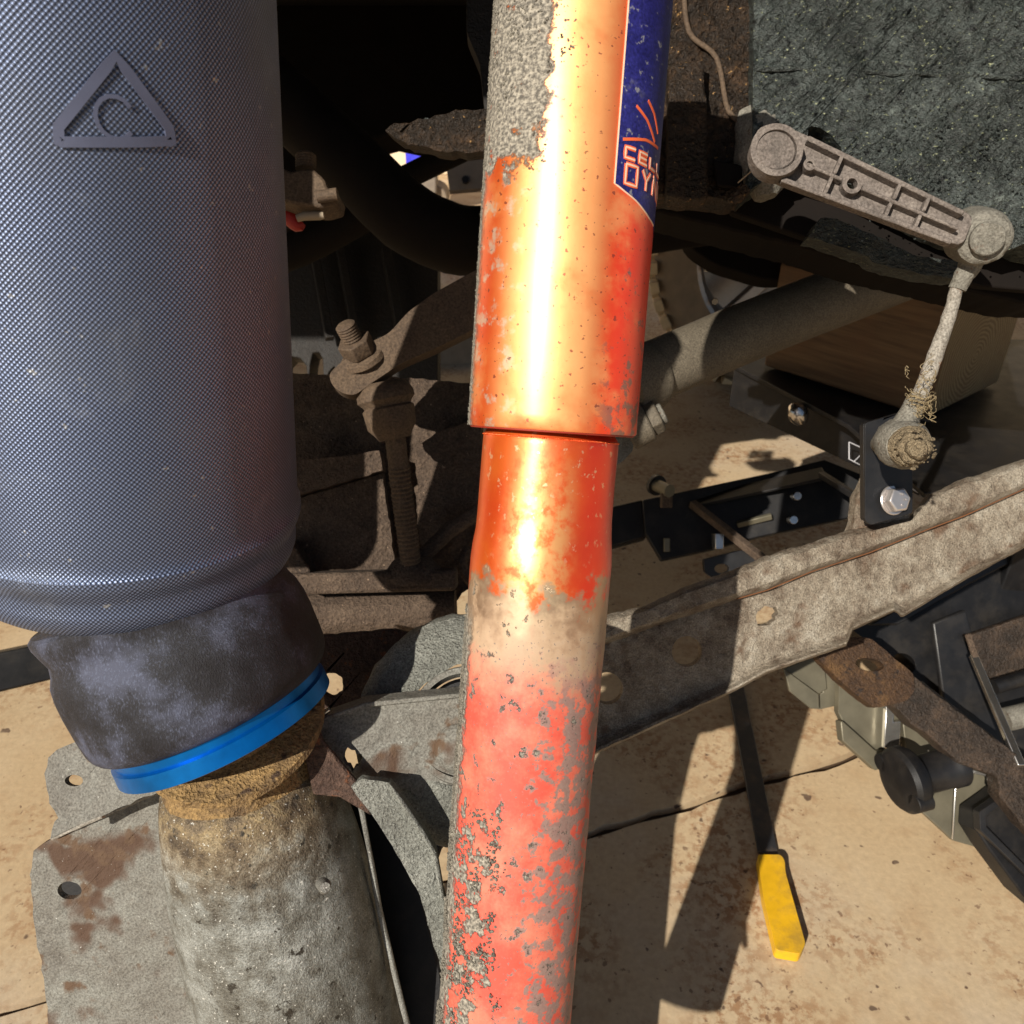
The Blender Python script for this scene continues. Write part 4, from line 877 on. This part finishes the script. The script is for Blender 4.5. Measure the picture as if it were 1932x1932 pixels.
# ------------------------------------------------------------------ jack: black steel frame
t = thing('trolley_jack', 'black steel jack frame standing on the concrete under the timber block', 'jack', Vector((a_.x-.05, a_.y, 0)))
plate('top_deck', [(1380, 686), (1560, 640), (2060, 640), (2060, 830), (1830, 925), (1745, 930), (1600, 800)], HZ(zt-.004), .006, M_blackd, t, bevel=.001)
w0 = HZ(zt-.010)
p1 = w0.at(1388, 694); p2 = w0.at(1640, 800); p3 = w0.at(1760, 850)
def wallp(name, A, B, h_, m, par, th=.006, z1=None):
    up = Vector((0, 0, 1)); a = A-up*h_/2; b = B-up*h_/2; return bar(name, a, b, th, h_, m, par, bevel=.001)
wallp('side_panel', p1, p3, .055, M_blackd, t)
wallp('side_panel', p3, w0.at(2060, 745), .055, M_blackd, t)
tube('panel_lip', [(p1-Vector((0, 0, .003))-F_*.004, .0016), (p3-Vector((0, 0, .003))-F_*.004, .0016)], M_black, t, 8)
c = P(1506, 785, .985)
kb = tube('release_knob', [R3(1494, 768, .985, 10), R3(1503, 776, .98, 19), R3(1510, 790, .98, 17), R3(1514, 800, .98, 9)], M_chrome, t, 14, smooth=2)
# printed outline marks on the side panel
lm = []
def line_mark(pts, d, w=1.2):
    return tube_geo([R3(x, y, d, w) for x, y in pts], 5)
lm.append(line_mark([(1602, 834), (1628, 846), (1628, 880), (1602, 866), (1602, 834)], .915)); lm.append(line_mark([(1610, 872), (1626, 856), (1624, 870)], .915, .8))
lm.append(line_mark([(1735, 874), (1803, 908)], .895, 1.6)); lm.append(line_mark([(1732, 872), (1732, 926)], .895, 1.3)); lm.append(line_mark([(1718, 920), (1740, 934)], .895, 1.3)); lm.append(line_mark([(1735, 888), (1770, 906)], .895, 1))
link('printed_mark', *merge(lm), M_white, t)
dk = PL(1.12, -.1, .15)
plate('main_beam', [(1213, 943), (1449, 893), (1556, 867), (1640, 900), (1640, 975), (1609, 976), (1449, 1010), (1411, 1019), (1336, 1039), (1248, 1058), (1218, 1008)], dk, .02, M_blackd, t, bevel=.002)
plate('rear_beam', [(1040, 985), (1158, 955), (1213, 942), (1220, 1014), (1161, 1030), (1040, 1060)], PL(1.15, -.1, .15), .04, M_blackd, t, bevel=.003)
bar('top_flange', P(1302, 948, 1.10), P(1556, 893, 1.06), .03, .004, M_blackd, t)
bar('diagonal_strap', P(1306, 950, 1.09), P(1445, 1060, .99), .010, .010, M_axle, t)
bar('diagonal_strap', P(1549, 895, 1.05), P(1620, 940, .98), .008, .008, M_black, t)
bar('slot_strip', P(1391, 990, 1.085), P(1456, 974, 1.075), .006, .008, M_zinc, t)
for x, y in ((1503, 936), (1496, 981)): c = P(x, y, 1.06); cyl('screw_head', c-F_*.004, c+F_*.01, .0055, M_zincs, t, 16)
cyl('pivot_pin', P(1238, 915, 1.08), P(1264, 927, 1.05), .0085, M_zinc, t, 20); lathe('pin_collar', P(1236, 914, 1.085), P(1264, 927, 1.055), [(0, .014), (.006, .014), (.0061, .009)], M_black, t, 24)
bar('pin_post', P(1257, 930, 1.06), P(1257, 958, 1.06), .014, .014, M_axle, t, up=F_); bar('slot_pin', P(1258, 1015, 1.08), P(1258, 1041, 1.08), .008, .006, M_zinc, t, up=F_)
bar('spacer_block', P(1354, 1006, 1.06), P(1354, 1036, 1.06), .011, .02, M_zincs, t, up=F_)
plate('hook_plate', [(1328, 1056), (1400, 1038), (1445, 1062), (1430, 1090), (1350, 1094), (1330, 1080)], PL(1.02), .01, M_black, t, holes=[ell(1362, 1073, 14, 9)], round_=4)
# wheels of the jack stand on the floor, out of view behind the arm
for x, y in ((1440, 1190), (1330, 860)):
    f0 = fl.at(x, y); 
lg0 = fl.at(1700, 1120)
for (x, y) in ((1990, 860),):
    p = w0.at(x, y)-Vector((0, 0, .05)); bar('leg', p, Vector((p.x, p.y, .0)), .035, .035, M_blackd, t, up=Vector((0, 1, 0)), bevel=.002)
# left black beam
o = bar('ramp_rail', P(-160, 1300, 1.05), P(230, 1215, 1.15), .03, .052, M_blackd, up=U_, bevel=.003); tagp(o, 'black steel rail lying low at the left edge behind the air spring', 'rail')
pA = P(-160, 1300, 1.05)

# ------------------------------------------------------------------ mechanism at lower right
t = thing('lift_mechanism', 'black and zinc plated lift mechanism with a round black knob, lower right', 'lift mechanism', P(1760, 1500, .82))
plate('housing', [(1596, 1180), (1700, 1150), (1830, 1080), (2060, 980), (2060, 1560), (1932, 1452), (1730, 1300), (1640, 1212)], PL(.90, .05, .05), .05, M_blackd, t, holes=[ell(1706, 1251, 23, 17, .5)], bevel=.004)
plate('brown_panel', [(1824, 1200), (2060, 1120), (2060, 1250), (1932, 1272), (1874, 1290)], PL(.87, .05, .05), .01, M_greasy, t, bevel=.002)
plate('cover_flange', [(1640, 1180), (1830, 1070), (2060, 960), (2060, 985), (1835, 1100), (1690, 1180)], PL(.885, .05, .05), .03, M_black, t, bevel=.002)
plate('inner_gusset', [(1760, 1175), (1822, 1150), (1850, 1250), (1900, 1420), (1780, 1320)], PL(.88, .05, .05), .008, M_black, t, bevel=.002)
bar('steel_edge', P(1836, 1236, .83), P(1926, 1446, .76), .008, .006, M_chrome, t, up=F_); bar('steel_edge', P(1826, 1196, .835), P(1840, 1240, .826), .006, .004, M_axle, t, up=F_)
tube('grey_pipe', [R3(1876, 1296, .86, 14), R3(2050, 1245, .86, 14)], M_blackd, t, 18); tube('grey_pipe', [R3(1896, 1358, .86, 22), R3(2050, 1320, .86, 22)], M_joint, t, 20)
# rusty link
plate('rusty_link', [(1540, 1236), (1556, 1228), (1612, 1200), (1645, 1205), (1724, 1272), (1726, 1302), (1712, 1322), (1650, 1337), (1584, 1284)], PL(.78, .05, .25), .014, M_rlink, t, holes=[ell(1641, 1254, 27, 12, .15)], rough=1.2, round_=8, bevel=.003)
plate('rusty_bar', [(1686, 1330), (1700, 1290), (1726, 1276), (1800, 1335), (1932, 1432), (2060, 1530), (2060, 1680), (1932, 1560), (1886, 1500), (1884, 1466), (1810, 1440), (1750, 1385), (1720, 1368)], PL(.80, .02, .2), .02, M_greasy, t, rough=1.5, bevel=.003)
tube('bar_ridge', [R3(1720, 1300, .782, 10), R3(1800, 1370, .775, 10), R3(1900, 1452, .77, 11), R3(2050, 1570, .76, 12)], M_greasy, t, 12, .0012, 150, 3)
tube('bar_ridge', [R3(1735, 1290, .79, 7), R3(1830, 1365, .785, 7), R3(1932, 1445, .78, 7), R3(2050, 1540, .775, 8)], M_oily, t, 12, .0012, 150, 3)
# zinc plates
zp = PL(.84, .1, .1)
plate('zinc_angle', [(1479, 1262), (1553, 1232), (1560, 1300), (1545, 1310)], zp, .004, M_zinc, t, bevel=.0007)
plate('zinc_angle', [(1479, 1262), (1545, 1310), (1546, 1338), (1530, 1337), (1490, 1304)], PL(.835, .1, .1), .004, M_zinc, t, bevel=.0007)
plate('zinc_angle', [(1551, 1232), (1584, 1262), (1584, 1330), (1546, 1339), (1546, 1310), (1553, 1306)], PL(.845, .1, .1), .01, M_zinc, t, bevel=.0007)
plate('zinc_box', [(1584, 1282), (1650, 1335), (1690, 1326), (1700, 1352), (1700, 1422), (1652, 1418), (1590, 1362), (1582, 1345)], PL(.83, .1, .1), .01, M_zinc, t, bevel=.001)
plate('zinc_box', [(1586, 1362), (1590, 1360), (1652, 1416), (1700, 1418), (1690, 1440), (1652, 1454), (1590, 1398)], PL(.822, .1, .1), .012, M_zinc, t, bevel=.001)
plate('bright_strip', [(1672, 1330), (1688, 1325), (1686, 1362), (1700, 1360), (1698, 1415), (1668, 1412)], PL(.818, .1, .1), .006, M_zincs, t, bevel=.001)
plate('zinc_side', [(1700, 1330), (1740, 1378), (1775, 1410), (1810, 1450), (1800, 1460), (1712, 1440)], PL(.825, .1, .1), .008, M_zinc, t, bevel=.001)
plate('zinc_end', [(1744, 1502), (1800, 1478), (1814, 1450), (1886, 1466), (1883, 1506), (1846, 1533), (1844, 1568), (1869, 1593), (1867, 1606), (1798, 1586), (1734, 1527)], PL(.80, .1, .1), .006, M_zinc, t, bevel=.0008)
bar('bright_edge', P(1814, 1450, .795), P(1884, 1466, .79), .004, .004, M_zincs, t, up=U_); bar('bend_line', P(1803, 1475, .797), P(1797, 1584, .797), .002, .002, M_zincs, t, up=U_)
kA = P(1702, 1472, .775); kB = P(1800, 1446, .785); ka = (kB-kA).normalized()
lathe('knob_disc', kA-ka*.006, kB, [(0, .022), (.001, .028), (.005, .0315), (.013, .0315), (.017, .029), (.018, .02)], M_blackd, t, 56)
kd = lathe('knob_shaft', kA, kB, [(.010, .019), (.016, .020), (.018, .0185), (.05, .0185), (.052, .020), (.062, .020)], M_black, t, 44)
for th in (.6, 3.6):
    _, ff, s2 = frame(kB-kA); cyl('knob_lobe', kA-ka*.006+(ff*cos(th)+s2*sin(th))*.026, kA+ka*.010+(ff*cos(th)+s2*sin(th))*.026, .009, M_blackd, t, 20)
plate('black_channel', [(1846, 1534), (1884, 1507), (1906, 1490), (2060, 1600), (2060, 1800), (1932, 1692), (1868, 1606), (1844, 1568)], PL(.765, .1, .1), .03, M_blackd, t, bevel=.002)
plate('channel_lip', [(1848, 1532), (1900, 1496), (1912, 1502), (1862, 1540), (1862, 1560), (2060, 1760), (2060, 1775), (1850, 1568)], PL(.755, .1, .1), .01, M_black, t, bevel=.001)
sp = [(P(random.uniform(1730, 1880), 0, 1), 0) for i in range(0)]
for i in range(160):
    s = random.random(); x = 1720+s*190+random.gauss(0, 10); y = 1345+s*125+random.gauss(0, 14); sp.append((P(x, y, .785), random.uniform(.0003, .0011)))
clods('grit', sp, M_link, t)

# ------------------------------------------------------------------ tool on the floor
t = thing('pry_bar', 'flat black bar with a yellow grip lying on the concrete, right of the shock', 'hand tool', fl.at(1440, 1600))
ft = HZ(.006)
plate('bar', [(1362, 1240), (1392, 1236), (1404, 1296), (1436, 1450), (1469, 1614), (1431, 1606), (1404, 1460), (1374, 1300)], ft, .005, M_sawblk, t, bevel=.001)
plate('grip', [(1429, 1612), (1473, 1612), (1481, 1624), (1482, 1645), (1520, 1780), (1510, 1800), (1464, 1792), (1440, 1690)], HZ(.014), .013, M_yellow, t, round_=6, bevel=.003)
